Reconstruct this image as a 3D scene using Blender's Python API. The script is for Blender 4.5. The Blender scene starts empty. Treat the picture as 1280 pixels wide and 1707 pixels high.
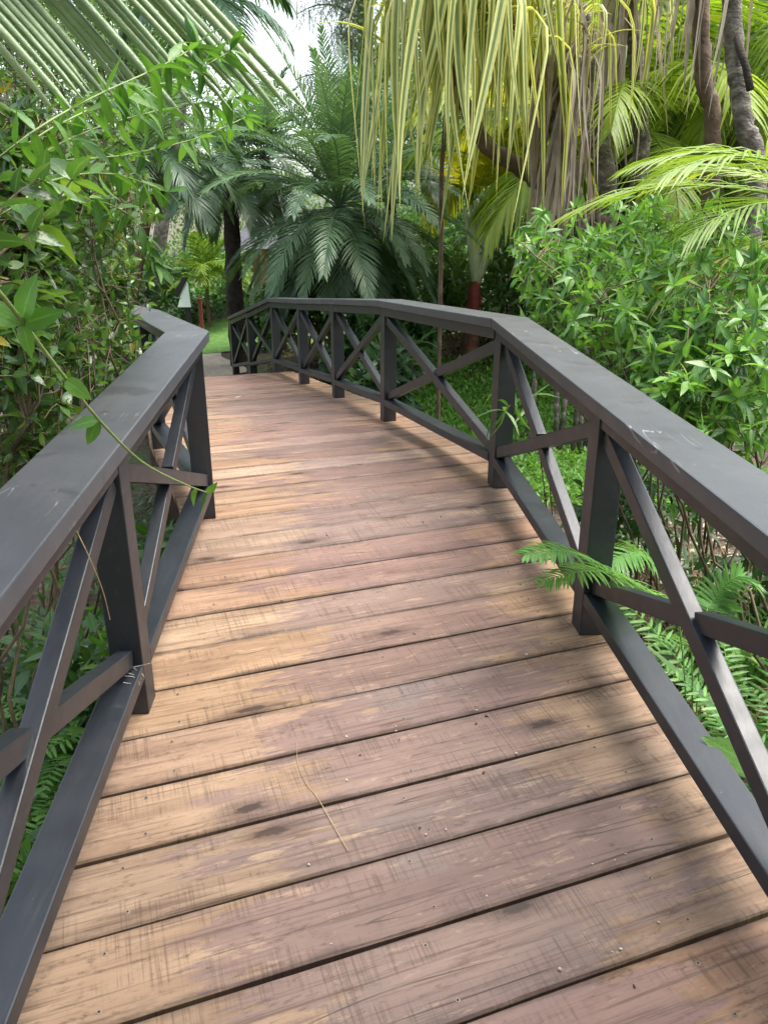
import bpy, bmesh, math, random
import numpy as np
from mathutils import Vector, Matrix

R = math.radians
rng = np.random.default_rng(7)
random.seed(7)
scene = bpy.context.scene
C = scene.collection

# ------------------------------------------------------------------ camera
CAMZ = 1.45
PITCH = R(21.0)
FPX = 1320.0
cam_d = bpy.data.cameras.new('camera')
cam = bpy.data.objects.new('camera', cam_d)
C.objects.link(cam)
cam.location = (0, 0, CAMZ)
cam.rotation_euler = (R(90) - PITCH, 0, 0)
cam_d.sensor_fit = 'VERTICAL'
cam_d.sensor_height = 36.0
cam_d.lens = FPX / 1707.0 * 36.0
cam_d.clip_start = 0.05
cam_d.clip_end = 900
scene.camera = cam

# ------------------------------------------------------------------ sky and sun
SUN_AZ, SUN_EL = R(85), R(66)          # azimuth from +Y towards +X
w = bpy.data.worlds.new('World')
scene.world = w
w.use_nodes = True
nt = w.node_tree
nt.nodes.clear()
sky = nt.nodes.new('ShaderNodeTexSky')
sky.sky_type = 'NISHITA'
sky.sun_disc = False
sky.sun_elevation = SUN_EL
sky.sun_rotation = SUN_AZ
sky.dust_density = 3.0
sky.air_density = 1.0
hs = nt.nodes.new('ShaderNodeHueSaturation')
hs.inputs['Saturation'].default_value = 0.42
bg = nt.nodes.new('ShaderNodeBackground')
bg.inputs['Strength'].default_value = 0.15
wo = nt.nodes.new('ShaderNodeOutputWorld')
nt.links.new(sky.outputs[0], hs.inputs['Color'])
nt.links.new(hs.outputs[0], bg.inputs['Color'])
nt.links.new(bg.outputs[0], wo.inputs['Surface'])
sun_d = bpy.data.lights.new('sun', 'SUN')
sun_d.energy = 1.5
sun_d.angle = R(34)
sun_d.color = (1.0, 0.95, 0.86)
sun = bpy.data.objects.new('sun', sun_d)
C.objects.link(sun)
sdir = Vector((math.sin(SUN_AZ) * math.cos(SUN_EL), math.cos(SUN_AZ) * math.cos(SUN_EL), math.sin(SUN_EL)))
sun.rotation_euler = sdir.to_track_quat('Z', 'Y').to_euler()
sun.location = sdir * 40

scene.view_settings.view_transform = 'Standard'
scene.view_settings.look = 'None'
scene.view_settings.gamma = 1.0
scene.view_settings.use_curve_mapping = False
scene.view_settings.exposure = 1.95
scene.render.engine = 'CYCLES'
scene.cycles.max_bounces = 6
scene.cycles.diffuse_bounces = 3
scene.cycles.transparent_max_bounces = 4
scene.cycles.use_denoising = True


# ------------------------------------------------------------------ helpers
def ray(px, py):
    u = (px - 640) / FPX
    v = -(py - 853.5) / FPX
    return np.array([u, math.cos(PITCH) + v * math.sin(PITCH), -math.sin(PITCH) + v * math.cos(PITCH)])


def at(px, py, Y):
    d = ray(px, py)
    p = d * (Y / d[1])
    return np.array([p[0], p[1], p[2] + CAMZ])


def project(P):
    P = np.asarray(P, float).reshape(-1, 3)
    x, y, z = P[:, 0], P[:, 1], P[:, 2] - CAMZ
    zc = y * math.cos(PITCH) - z * math.sin(PITCH)
    up = y * math.sin(PITCH) + z * math.cos(PITCH)
    s = np.maximum(zc, 1e-3)
    return 640 + FPX * x / s, 853.5 - FPX * up / s, zc


def nrm(v):
    v = np.asarray(v, float)
    return v / (np.linalg.norm(v, axis=-1, keepdims=True) + 1e-12)


def make_mesh(name, V, Q, mat=None, tint=None, across=None, smooth=True, mats=None, midx=None):
    """fast all-quad mesh"""
    V = np.ascontiguousarray(V, np.float32)
    Q = np.ascontiguousarray(Q, np.int32)
    me = bpy.data.meshes.new(name)
    me.vertices.add(len(V))
    me.vertices.foreach_set('co', V.ravel())
    me.loops.add(Q.size)
    me.loops.foreach_set('vertex_index', Q.ravel())
    me.polygons.add(len(Q))
    me.polygons.foreach_set('loop_start', np.arange(0, Q.size, 4, dtype=np.int32))
    me.polygons.foreach_set('use_smooth', np.full(len(Q), smooth, dtype=bool))
    if tint is not None:
        a = me.attributes.new('tint', 'FLOAT', 'POINT')
        a.data.foreach_set('value', np.ascontiguousarray(tint, np.float32))
    if across is not None:
        a = me.attributes.new('across', 'FLOAT', 'POINT')
        a.data.foreach_set('value', np.ascontiguousarray(across, np.float32))
    if mats:
        for m in mats:
            me.materials.append(m)
        me.polygons.foreach_set('material_index', np.ascontiguousarray(midx, np.int32))
    elif mat:
        me.materials.append(mat)
    me.update(calc_edges=True)
    me.validate()
    return me


class MB:
    """collects quads"""
    def __init__(s):
        s.V, s.Q, s.T, s.A, s.M = [], [], [], [], []
        s.n = 0

    def add(s, V, Q, tint=0.0, across=None, m=0):
        V = np.asarray(V, float)
        Q = np.asarray(Q, int)
        s.V.append(V)
        s.Q.append(Q + s.n)
        s.T.append(np.full(len(V), tint) if np.isscalar(tint) else tint)
        s.A.append(np.zeros(len(V)) if across is None else across)
        s.M.append(np.full(len(Q), m))
        s.n += len(V)

    def tube(s, path, rad, sides=6, tint=0.0, m=0, cap=True):
        path = np.asarray(path, float)
        k = len(path)
        rad = np.full(k, rad) if np.isscalar(rad) else np.asarray(rad, float)
        t = nrm(np.gradient(path, axis=0))
        ref = np.array([0.13, 0.21, 1.0]) if abs(t[:, 2]).mean() < 0.8 else np.array([1.0, 0.17, 0.1])
        a = nrm(np.cross(t, ref))
        b = np.cross(t, a)
        ang = np.linspace(0, 2 * math.pi, sides, endpoint=False)
        V = (path[:, None] + rad[:, None, None] * (np.cos(ang)[None, :, None] * a[:, None] + np.sin(ang)[None, :, None] * b[:, None])).reshape(-1, 3)
        Q = []
        for i in range(k - 1):
            for j in range(sides):
                j2 = (j + 1) % sides
                Q.append((i * sides + j, i * sides + j2, (i + 1) * sides + j2, (i + 1) * sides + j))
        if cap and sides % 2 == 0:
            for base in (0, (k - 1) * sides):
                for j in range(sides // 2 - 1):
                    q = (base + j, base + j + 1, base + sides - 2 - j, base + sides - 1 - j)
                    Q.append(q if base else q[::-1])
        s.add(V, Q, tint, m=m)

    def strip(s, path, width, side, fold=0.0, up=None, tint=0.0, m=0):
        """ribbon with a mid line: 3 verts per station"""
        path = np.asarray(path, float)
        k = len(path)
        t = nrm(np.gradient(path, axis=0))
        side = np.broadcast_to(np.asarray(side, float), (k, 3))
        side = nrm(side - (side * t).sum(1, keepdims=True) * t)
        nn = np.cross(t, side)
        width = np.asarray(width, float)[:, None]
        Lf = path - side * width + nn * width * fold
        Rt = path + side * width + nn * width * fold
        V = np.stack([Lf, path, Rt], 1).reshape(-1, 3)
        i = np.arange(k - 1) * 3
        Q = np.concatenate([np.stack([i, i + 1, i + 4, i + 3], 1), np.stack([i + 1, i + 2, i + 5, i + 4], 1)])
        s.add(V, Q, tint, np.tile([-1.0, 0.0, 1.0], k), m)

    def mesh(s, name, mat=None, smooth=True, mats=None):
        return make_mesh(name, np.concatenate(s.V), np.concatenate(s.Q), mat, np.concatenate(s.T), np.concatenate(s.A), smooth, mats,
                         np.concatenate(s.M) if mats else None)


def link(name, me, parent=None, loc=None, mw=None):
    o = bpy.data.objects.new(name, me)
    C.objects.link(o)
    if parent is not None:
        o.parent = parent
    if mw is not None:
        o.matrix_basis = mw
    elif loc is not None:
        o.location = loc
    return o


def tag(o, label=None, cat=None, group=None, kind=None):
    if label:
        o['label'] = label
    if cat:
        o['category'] = cat
    if group:
        o['group'] = group
    if kind:
        o['kind'] = kind
    return o


def thing(name, label, cat, loc=(0, 0, 0), group=None):
    o = bpy.data.objects.new(name, None)
    o.empty_display_size = 0.1
    C.objects.link(o)
    o.location = [float(v) for v in loc]
    return tag(o, label, cat, group)


def bez(p0, p1, p2, k=10):
    t = np.linspace(0, 1, k)[:, None]
    p0, p1, p2 = (np.asarray(p, float) for p in (p0, p1, p2))
    return (1 - t) ** 2 * p0 + 2 * t * (1 - t) * p1 + t ** 2 * p2


def resample(pts, k):
    pts = np.asarray(pts, float)
    # catmull-rom through the points
    P = np.vstack([2 * pts[0] - pts[1], pts, 2 * pts[-1] - pts[-2]])
    n = len(pts) - 1
    out = []
    for u in np.linspace(0, n, k):
        i = min(int(u), n - 1)
        t = u - i
        a, b, c, d = P[i], P[i + 1], P[i + 2], P[i + 3]
        out.append(0.5 * ((2 * b) + (-a + c) * t + (2 * a - 5 * b + 4 * c - d) * t * t + (-a + 3 * b - 3 * c + d) * t ** 3))
    return np.array(out)


def frames(D, roll=0.5, up=(0, 0, 1)):
    """rotation matrices (N,3,3), columns x=D, z near up, random roll"""
    D = nrm(D)
    N = len(D)
    u = np.broadcast_to(np.asarray(up, float), (N, 3)) + rng.normal(0, roll, (N, 3))
    y = nrm(np.cross(u, D))
    z = np.cross(D, y)
    return np.stack([D, y, z], 2)


# ------------------------------------------------------------------ materials
def new_mat(name):
    m = bpy.data.materials.new(name)
    m.use_nodes = True
    t = m.node_tree
    t.nodes.clear()
    return m, t, t.nodes, t.links


def nd(t, typ, **kw):
    n = t.nodes.new(typ)
    for k, v in kw.items():
        if k.startswith('i_'):
            n.inputs[k[2:].replace('_', ' ')].default_value = v
        else:
            setattr(n, k, v)
    return n


def ramp(t, fac, stops):
    r = t.nodes.new('ShaderNodeValToRGB')
    e = r.color_ramp.elements
    while len(e) > 1:
        e.remove(e[-1])
    e[0].position = stops[0][0]
    e[0].color = (*stops[0][1], 1)
    for p, c in stops[1:]:
        x = e.new(p)
        x.color = (*c, 1)
    t.links.new(fac, r.inputs[0])
    return r.outputs[0]


def mixc(t, fac, a, b, mode='MIX'):
    n = t.nodes.new('ShaderNodeMix')
    n.data_type = 'RGBA'
    n.blend_type = mode
    for s, v in ((n.inputs[0], fac), (n.inputs[6], a), (n.inputs[7], b)):
        if hasattr(v, 'is_output'):
            t.links.new(v, s)
        elif isinstance(v, (int, float)):
            s.default_value = v
        else:
            s.default_value = (*v, 1)
    return n.outputs[2]


def math_n(t, op, a, b=None, clamp=False):
    n = t.nodes.new('ShaderNodeMath')
    n.operation = op
    n.use_clamp = clamp
    for s, v in ((n.inputs[0], a), (n.inputs[1], b)):
        if v is None:
            continue
        if hasattr(v, 'is_output'):
            t.links.new(v, s)
        else:
            s.default_value = v
    return n.outputs[0]


def noise(t, vec, scale, detail=4, rough=0.55, dist=0.0):
    n = nd(t, 'ShaderNodeTexNoise')
    n.inputs['Scale'].default_value = scale
    n.inputs['Detail'].default_value = detail
    n.inputs['Roughness'].default_value = rough
    n.inputs['Distortion'].default_value = dist
    if vec is not None:
        t.links.new(vec, n.inputs['Vector'])
    return n.outputs[0]


def mapping(t, vec, scale=(1, 1, 1), loc=None):
    n = nd(t, 'ShaderNodeMapping')
    n.inputs['Scale'].default_value = scale
    t.links.new(vec, n.inputs['Vector'])
    if loc is not None:
        if hasattr(loc, 'is_output'):
            t.links.new(loc, n.inputs['Location'])
        else:
            n.inputs['Location'].default_value = loc
    return n.outputs[0]


def smoothmap(t, val, a, b):
    n = nd(t, 'ShaderNodeMapRange')
    n.interpolation_type = 'SMOOTHSTEP'
    t.links.new(val, n.inputs[0])
    n.inputs[1].default_value = a
    n.inputs[2].default_value = b
    return n.outputs[0]


def leaf_mat(name, stops, trans=0.4, tcol=(1.25, 1.3, 0.5), rough=0.42, rib=0.35, stripe=None, spec=0.45):
    m, t, N, L = new_mat(name)
    at_ = nd(t, 'ShaderNodeAttribute', attribute_name='tint')
    ob = nd(t, 'ShaderNodeObjectInfo')
    f = math_n(t, 'FRACT', math_n(t, 'ADD', at_.outputs['Fac'], ob.outputs['Random']))
    col = ramp(t, f, stops)
    geo = nd(t, 'ShaderNodeNewGeometry')
    nz = noise(t, geo.outputs['Position'], 9.0, 3)
    col = mixc(t, math_n(t, 'MULTIPLY', smoothmap(t, nz, 0.3, 0.75), 0.45), col, tuple(min(1, c * 1.6) for c in stops[len(stops) // 2][1]), 'MIX')
    ac = nd(t, 'ShaderNodeAttribute', attribute_name='across')
    aa = math_n(t, 'ABSOLUTE', ac.outputs['Fac'])
    if stripe:
        # pale margins, green centre with fine streaks
        st = noise(t, mapping(t, math_vec(t, ac.outputs['Fac'], f), (1, 1, 1)), 5.0, 2)
        edge = smoothmap(t, math_n(t, 'ADD', aa, math_n(t, 'MULTIPLY', math_n(t, 'SUBTRACT', st, 0.5), 0.9)), 0.30, 0.52)
        col = mixc(t, edge, col, stripe)
    elif rib:
        k = math_n(t, 'MULTIPLY', math_n(t, 'SUBTRACT', 1.0, smoothmap(t, aa, 0.03, 0.14)), rib)
        col = mixc(t, k, col, tuple(min(1, c * 2.2 + 0.02) for c in stops[len(stops) // 2][1]))
    b = nd(t, 'ShaderNodeBsdfPrincipled')
    L.new(col, b.inputs['Base Color'])
    b.inputs['Roughness'].default_value = rough
    b.inputs['Specular IOR Level'].default_value = spec
    tr = nd(t, 'ShaderNodeBsdfTranslucent')
    tc = mixc(t, 1.0, col, tcol, 'MULTIPLY')
    L.new(tc, tr.inputs['Color'])
    mx = nd(t, 'ShaderNodeMixShader')
    mx.inputs[0].default_value = trans
    L.new(b.outputs[0], mx.inputs[1])
    L.new(tr.outputs[0], mx.inputs[2])
    bp = nd(t, 'ShaderNodeBump')
    bp.inputs['Strength'].default_value = 0.25
    bp.inputs['Distance'].default_value = 0.01
    L.new(noise(t, geo.outputs['Position'], 60.0, 2), bp.inputs['Height'])
    L.new(bp.outputs[0], b.inputs['Normal'])
    o = nd(t, 'ShaderNodeOutputMaterial')
    L.new(mx.outputs[0], o.inputs[0])
    return m


def math_vec(t, x, y):
    n = nd(t, 'ShaderNodeCombineXYZ')
    t.links.new(x, n.inputs[0])
    t.links.new(y, n.inputs[1])
    return n.outputs[0]


def simple_mat(name, c1, c2, scale=8.0, rough=0.6, stretch=(1, 1, 1), bump=0.3, c3=None, detail=5, spec=0.4):
    m, t, N, L = new_mat(name)
    tc = nd(t, 'ShaderNodeTexCoord')
    ob = nd(t, 'ShaderNodeObjectInfo')
    off = nd(t, 'ShaderNodeVectorMath', operation='SCALE')
    L.new(ob.outputs['Location'], off.inputs[0])
    off.inputs['Scale'].default_value = 1.7
    v = mapping(t, tc.outputs['Object'], stretch, off.outputs[0])
    n1 = noise(t, v, scale, detail)
    stops = [(0.3, c1), (0.7, c2)]
    if c3:
        stops = [(0.28, c1), (0.5, c2), (0.72, c3)]
    col = ramp(t, n1, stops)
    b = nd(t, 'ShaderNodeBsdfPrincipled')
    L.new(col, b.inputs['Base Color'])
    b.inputs['Roughness'].default_value = rough
    b.inputs['Specular IOR Level'].default_value = spec
    bp = nd(t, 'ShaderNodeBump')
    bp.inputs['Strength'].default_value = bump
    bp.inputs['Distance'].default_value = 0.02
    L.new(noise(t, v, scale * 3, 4), bp.inputs['Height'])
    L.new(bp.outputs[0], b.inputs['Normal'])
    o = nd(t, 'ShaderNodeOutputMaterial')
    L.new(b.outputs[0], o.inputs[0])
    return m


def plank_mat():
    m, t, N, L = new_mat('deck_wood')
    tc = nd(t, 'ShaderNodeTexCoord')
    ob = nd(t, 'ShaderNodeObjectInfo')
    rnd = ob.outputs['Random']
    offv = nd(t, 'ShaderNodeCombineXYZ')
    L.new(math_n(t, 'MULTIPLY', rnd, 37.0), offv.inputs[0])
    L.new(math_n(t, 'MULTIPLY', rnd, 91.0), offv.inputs[1])
    L.new(math_n(t, 'MULTIPLY', rnd, 53.0), offv.inputs[2])
    P = tc.outputs['Object']
    v = mapping(t, P, (1, 1, 1), offv.outputs[0])
    sep = nd(t, 'ShaderNodeSeparateXYZ')
    L.new(P, sep.inputs[0])
    # worn area: ends of the boards, ragged along the grain
    grain_big = noise(t, mapping(t, v, (5.0, 34, 9)), 1.0, 8, 0.70, 0.15)
    blot = noise(t, mapping(t, v, (1.0, 2.2, 1)), 2.1, 3)
    ax = math_n(t, 'ABSOLUTE', math_n(t, 'SUBTRACT', sep.outputs[0], 0.12))
    wear = math_n(t, 'ADD', math_n(t, 'MULTIPLY', ax, 0.62), math_n(t, 'ADD', math_n(t, 'MULTIPLY', grain_big, 0.75), math_n(t, 'MULTIPLY', blot, 0.8)))
    wearm = smoothmap(t, wear, 1.03, 1.075)
    # the stain that is left
    n_st = noise(t, mapping(t, v, (0.7, 5, 5)), 1.3, 5)
    stain = ramp(t, n_st, [(0.25, (0.088, 0.051, 0.040)), (0.5, (0.126, 0.076, 0.060)), (0.75, (0.165, 0.102, 0.076))])
    stain = mixc(t, smoothmap(t, blot, 0.5, 0.75), stain, (0.105, 0.078, 0.066))
    n_w = noise(t, mapping(t, v, (1.0, 7, 7)), 2.0, 6)
    worn = ramp(t, n_w, [(0.25, (0.110, 0.062, 0.036)), (0.5, (0.168, 0.102, 0.060)), (0.75, (0.225, 0.145, 0.088))])
    col = mixc(t, wearm, stain, worn)
    flk = noise(t, mapping(t, v, (9, 40, 1)), 1.0, 6, 0.72)
    col = mixc(t, math_n(t, 'MULTIPLY', smoothmap(t, flk, 0.57, 0.64), 0.5), col, (0.235, 0.150, 0.096))
    # board-to-board shift
    hv = nd(t, 'ShaderNodeHueSaturation')
    L.new(col, hv.inputs['Color'])
    L.new(math_n(t, 'ADD', 1.42, math_n(t, 'MULTIPLY', rnd, 0.34)), hv.inputs['Value'])
    L.new(math_n(t, 'ADD', 0.494, math_n(t, 'MULTIPLY', math_n(t, 'FRACT', math_n(t, 'MULTIPLY', rnd, 31.0)), 0.011)), hv.inputs['Hue'])
    L.new(math_n(t, 'ADD', 0.80, math_n(t, 'MULTIPLY', math_n(t, 'FRACT', math_n(t, 'MULTIPLY', rnd, 17.0)), 0.22)), hv.inputs['Saturation'])
    col = hv.outputs[0]
    # saw marks across the board, where worn
    saw = noise(t, mapping(t, v, (150, 2.2, 1)), 1.0, 4, 0.65)
    sawz = smoothmap(t, noise(t, mapping(t, v, (1.2, 3, 1)), 3.2, 3), 0.44, 0.60)
    sawm = math_n(t, 'MULTIPLY', math_n(t, 'MULTIPLY', smoothmap(t, saw, 0.49, 0.64), sawz), 0.48)
    col = mixc(t, sawm, col, (0.06, 0.036, 0.022))
    # dark specks and grime caught in the grain
    gri = noise(t, mapping(t, v, (24, 70, 1)), 1.0, 6, 0.75)
    col = mixc(t, math_n(t, 'MULTIPLY', smoothmap(t, gri, 0.51, 0.70), math_n(t, 'ADD', 0.22, math_n(t, 'MULTIPLY', smoothmap(t, noise(t, mapping(t, v, (1.4, 4, 1)), 2.4, 3), 0.42, 0.66), 0.5))), col, (0.042, 0.026, 0.018))
    # grime along the long edges
    ay = math_n(t, 'ABSOLUTE', sep.outputs[1])
    eg = math_n(t, 'ADD', math_n(t, 'MULTIPLY', ay, 9.5), math_n(t, 'MULTIPLY', noise(t, mapping(t, v, (5, 16, 1)), 1.0, 5, 0.7), 0.9))
    col = mixc(t, math_n(t, 'MULTIPLY', smoothmap(t, eg, 1.22, 1.55), 0.60), col, (0.045, 0.028, 0.020))
    # fine grain streaks
    gr = noise(t, mapping(t, v, (2.6, 105, 40)), 1.0, 5, 0.62)
    col = mixc(t, math_n(t, 'MULTIPLY', smoothmap(t, gr, 0.48, 0.70), 0.62), col, (0.052, 0.029, 0.019))
    # checks: long thin dark cracks
    wv = noise(t, mapping(t, v, (0.55, 9, 10)), 1.0, 2, 0.45, 0.0)
    cr = math_n(t, 'SUBTRACT', 1.0, smoothmap(t, math_n(t, 'ABSOLUTE', math_n(t, 'SUBTRACT', wv, 0.55)), 0.0, 0.006))
    crm = math_n(t, 'MULTIPLY', math_n(t, 'MULTIPLY', cr, smoothmap(t, noise(t, mapping(t, v, (1, 3, 1)), 1.9, 2), 0.52, 0.64)), 0.8)
    col = mixc(t, crm, col, (0.05, 0.03, 0.022))
    # knots with a dark smudge along the grain
    vo = nd(t, 'ShaderNodeTexVoronoi', feature='F1', voronoi_dimensions='2D')
    vo.inputs['Scale'].default_value = 1.0
    L.new(mapping(t, v, (2.2, 6.5, 0.0)), vo.inputs['Vector'])
    sepc = nd(t, 'ShaderNodeSeparateColor')
    L.new(vo.outputs['Color'], sepc.inputs[0])
    has = smoothmap(t, sepc.outputs[0], 0.87, 0.88)
    jag = math_n(t, 'ADD', vo.outputs['Distance'], math_n(t, 'MULTIPLY', math_n(t, 'SUBTRACT', noise(t, mapping(t, v, (20, 60, 1)), 1.0, 5, 0.7), 0.5), 0.30))
    kn = math_n(t, 'SUBTRACT', 1.0, smoothmap(t, jag, 0.06, 0.12))
    knm = math_n(t, 'MULTIPLY', math_n(t, 'MULTIPLY', kn, has), 0.95)
    col = mixc(t, knm, col, (0.016, 0.012, 0.010))
    halo = math_n(t, 'MULTIPLY', math_n(t, 'MULTIPLY', math_n(t, 'SUBTRACT', 1.0, smoothmap(t, jag, 0.06, 0.34)), has), 0.6)
    col = mixc(t, halo, col, (0.060, 0.034, 0.022))
    rst = math_n(t, 'MULTIPLY', smoothmap(t, noise(t, mapping(t, v, (1.6, 6, 1)), 1.6, 6, 0.7), 0.60, 0.70), 0.55)
    col = mixc(t, rst, col, (0.085, 0.036, 0.018))
    # mottled dirt
    dirt = math_n(t, 'MULTIPLY', smoothmap(t, noise(t, mapping(t, v, (1, 1.6, 1)), 26.0, 5, 0.7), 0.55, 0.8), 0.35)
    col = mixc(t, dirt, col, (0.055, 0.038, 0.028))
    b = nd(t, 'ShaderNodeBsdfPrincipled')
    L.new(col, b.inputs['Base Color'])
    rr = math_n(t, 'ADD', 0.52, math_n(t, 'MULTIPLY', wearm, 0.2))
    L.new(rr, b.inputs['Roughness'])
    b.inputs['Specular IOR Level'].default_value = 0.35
    hgt = math_n(t, 'SUBTRACT', math_n(t, 'MULTIPLY', gr, -0.35), math_n(t, 'ADD', math_n(t, 'MULTIPLY', crm, 1.2), math_n(t, 'MULTIPLY', saw, 0.35)))
    bp = nd(t, 'ShaderNodeBump')
    bp.inputs['Strength'].default_value = 0.5
    bp.inputs['Distance'].default_value = 0.003
    L.new(hgt, bp.inputs['Height'])
    L.new(bp.outputs[0], b.inputs['Normal'])
    o = nd(t, 'ShaderNodeOutputMaterial')
    L.new(b.outputs[0], o.inputs[0])
    return m


def paint_mat(scuffed_skylit):
    m, t, N, L = new_mat('charcoal_paint_scuffed_skylit' if scuffed_skylit else 'charcoal_paint')
    geo = nd(t, 'ShaderNodeNewGeometry')
    P = geo.outputs['Position']
    n1 = noise(t, P, 3.5, 5)
    col = ramp(t, n1, [(0.3, (0.046, 0.049, 0.057)), (0.7, (0.070, 0.072, 0.080))] if scuffed_skylit else [(0.3, (0.009, 0.012, 0.017)), (0.7, (0.015, 0.019, 0.026))])  # cap boards get a lighter base: sky sheen on their tops painted into the colour
    dust = math_n(t, 'MULTIPLY', smoothmap(t, noise(t, P, 22.0, 6, 0.7), 0.56, 0.85), 0.35)
    col = mixc(t, dust, col, (0.085, 0.08, 0.075))
    speck = math_n(t, 'MULTIPLY', smoothmap(t, noise(t, P, 160.0, 2), 0.74, 0.80), 0.6)
    col = mixc(t, speck, col, (0.40, 0.39, 0.36))
    stk = math_n(t, 'MULTIPLY', smoothmap(t, noise(t, mapping(t, P, (55, 3.0, 30)), 1.0, 5, 0.65), 0.52, 0.80), 0.40)
    col = mixc(t, stk, col, (0.052, 0.050, 0.048))
    wrn = math_n(t, 'MULTIPLY', smoothmap(t, noise(t, P, 1.7, 4, 0.6), 0.52, 0.72), 0.30)
    col = mixc(t, wrn, col, (0.042, 0.040, 0.039))
    if scuffed_skylit:
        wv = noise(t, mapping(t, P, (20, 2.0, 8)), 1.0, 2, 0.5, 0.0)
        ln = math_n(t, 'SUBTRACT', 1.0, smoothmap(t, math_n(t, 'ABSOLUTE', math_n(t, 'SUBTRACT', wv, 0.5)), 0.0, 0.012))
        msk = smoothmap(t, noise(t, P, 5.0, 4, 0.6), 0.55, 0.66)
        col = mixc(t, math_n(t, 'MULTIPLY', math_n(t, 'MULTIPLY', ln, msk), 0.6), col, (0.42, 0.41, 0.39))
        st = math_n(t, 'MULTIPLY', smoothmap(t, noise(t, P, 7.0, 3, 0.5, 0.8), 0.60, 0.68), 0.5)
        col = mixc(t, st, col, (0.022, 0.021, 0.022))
    b = nd(t, 'ShaderNodeBsdfPrincipled')
    L.new(col, b.inputs['Base Color'])
    L.new(math_n(t, 'ADD', 0.30, math_n(t, 'MULTIPLY', noise(t, P, 12.0, 4), 0.22)), b.inputs['Roughness'])
    b.inputs['Specular IOR Level'].default_value = 0.7
    bp = nd(t, 'ShaderNodeBump')
    bp.inputs['Strength'].default_value = 0.30
    bp.inputs['Distance'].default_value = 0.004
    L.new(noise(t, mapping(t, P, (30, 8, 20)), 1.0, 4), bp.inputs['Height'])
    L.new(bp.outputs[0], b.inputs['Normal'])
    o = nd(t, 'ShaderNodeOutputMaterial')
    L.new(b.outputs[0], o.inputs[0])
    return m


M = {}
M['plank'] = plank_mat()
M['paint'] = paint_mat(False)
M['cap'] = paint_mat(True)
M['bearer'] = simple_mat('bearer_wood', (0.05, 0.033, 0.022), (0.10, 0.065, 0.045), 6, 0.8)
M['screw'] = simple_mat('screw_steel', (0.16, 0.12, 0.09), (0.26, 0.20, 0.15), 40, 0.45)
M['screwhole'] = simple_mat('screw_recess', (0.02, 0.015, 0.012), (0.03, 0.02, 0.015), 40, 0.7)
M['pebble'] = simple_mat('pebble_stone', (0.36, 0.32, 0.26), (0.55, 0.50, 0.43), 60, 0.8)
M['seed'] = simple_mat('seed_husk', (0.04, 0.025, 0.018), (0.10, 0.06, 0.04), 60, 0.7)
M['straw'] = simple_mat('dry_straw', (0.36, 0.24, 0.12), (0.55, 0.40, 0.22), 30, 0.6)
M['bark'] = simple_mat('bark_grey', (0.045, 0.037, 0.03), (0.14, 0.12, 0.10), 11, 0.9, (1, 1, 1.8), 1.0, (0.33, 0.30, 0.26), 7)
M['bark_dark'] = simple_mat('bark_dark', (0.018, 0.014, 0.011), (0.06, 0.045, 0.035), 9, 0.9, (1, 1, 1.6), 0.9)
M['bark_brown'] = simple_mat('bark_brown', (0.07, 0.045, 0.03), (0.16, 0.11, 0.075), 8, 0.85, (1, 1, 1.2), 0.8)
M['twig'] = simple_mat('twig_brown', (0.07, 0.05, 0.03), (0.19, 0.14, 0.085), 12, 0.8)
M['stem_green'] = simple_mat('stem_green', (0.13, 0.19, 0.05), (0.24, 0.31, 0.10), 9, 0.5)
M['red_sheath'] = simple_mat('red_sheath', (0.05, 0.022, 0.012), (0.22, 0.022, 0.016), 9, 0.6, c3=(0.13, 0.06, 0.03))
M['pale_sheath'] = simple_mat('pale_sheath', (0.22, 0.29, 0.13), (0.44, 0.48, 0.30), 5, 0.5, (8, 8, 0.6), 0.3, (0.42, 0.36, 0.24))
M['red_paint'] = simple_mat('red_paint', (0.30, 0.02, 0.02), (0.40, 0.04, 0.03), 6, 0.4)
M['rust_paint'] = simple_mat('rust_paint', (0.11, 0.02, 0.014), (0.17, 0.035, 0.022), 6, 0.6)
M['white_paint'] = simple_mat('white_paint', (0.68, 0.72, 0.75), (0.80, 0.82, 0.84), 5, 0.5)
M['black_paint'] = simple_mat('black_paint', (0.008, 0.008, 0.009), (0.016, 0.016, 0.018), 5, 0.4)
M['roof'] = simple_mat('roof_slate', (0.07, 0.07, 0.085), (0.12, 0.12, 0.14), 10, 0.7, (1, 6, 1))
M['timber'] = simple_mat('hut_timber', (0.30, 0.17, 0.09), (0.45, 0.28, 0.16), 6, 0.7, (8, 8, 1))
M['wall'] = simple_mat('hut_wall', (0.16, 0.11, 0.09), (0.24, 0.17, 0.13), 6, 0.8)
M['path'] = simple_mat('path_sand', (0.30, 0.25, 0.20), (0.46, 0.40, 0.33), 14, 0.9)

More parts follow.
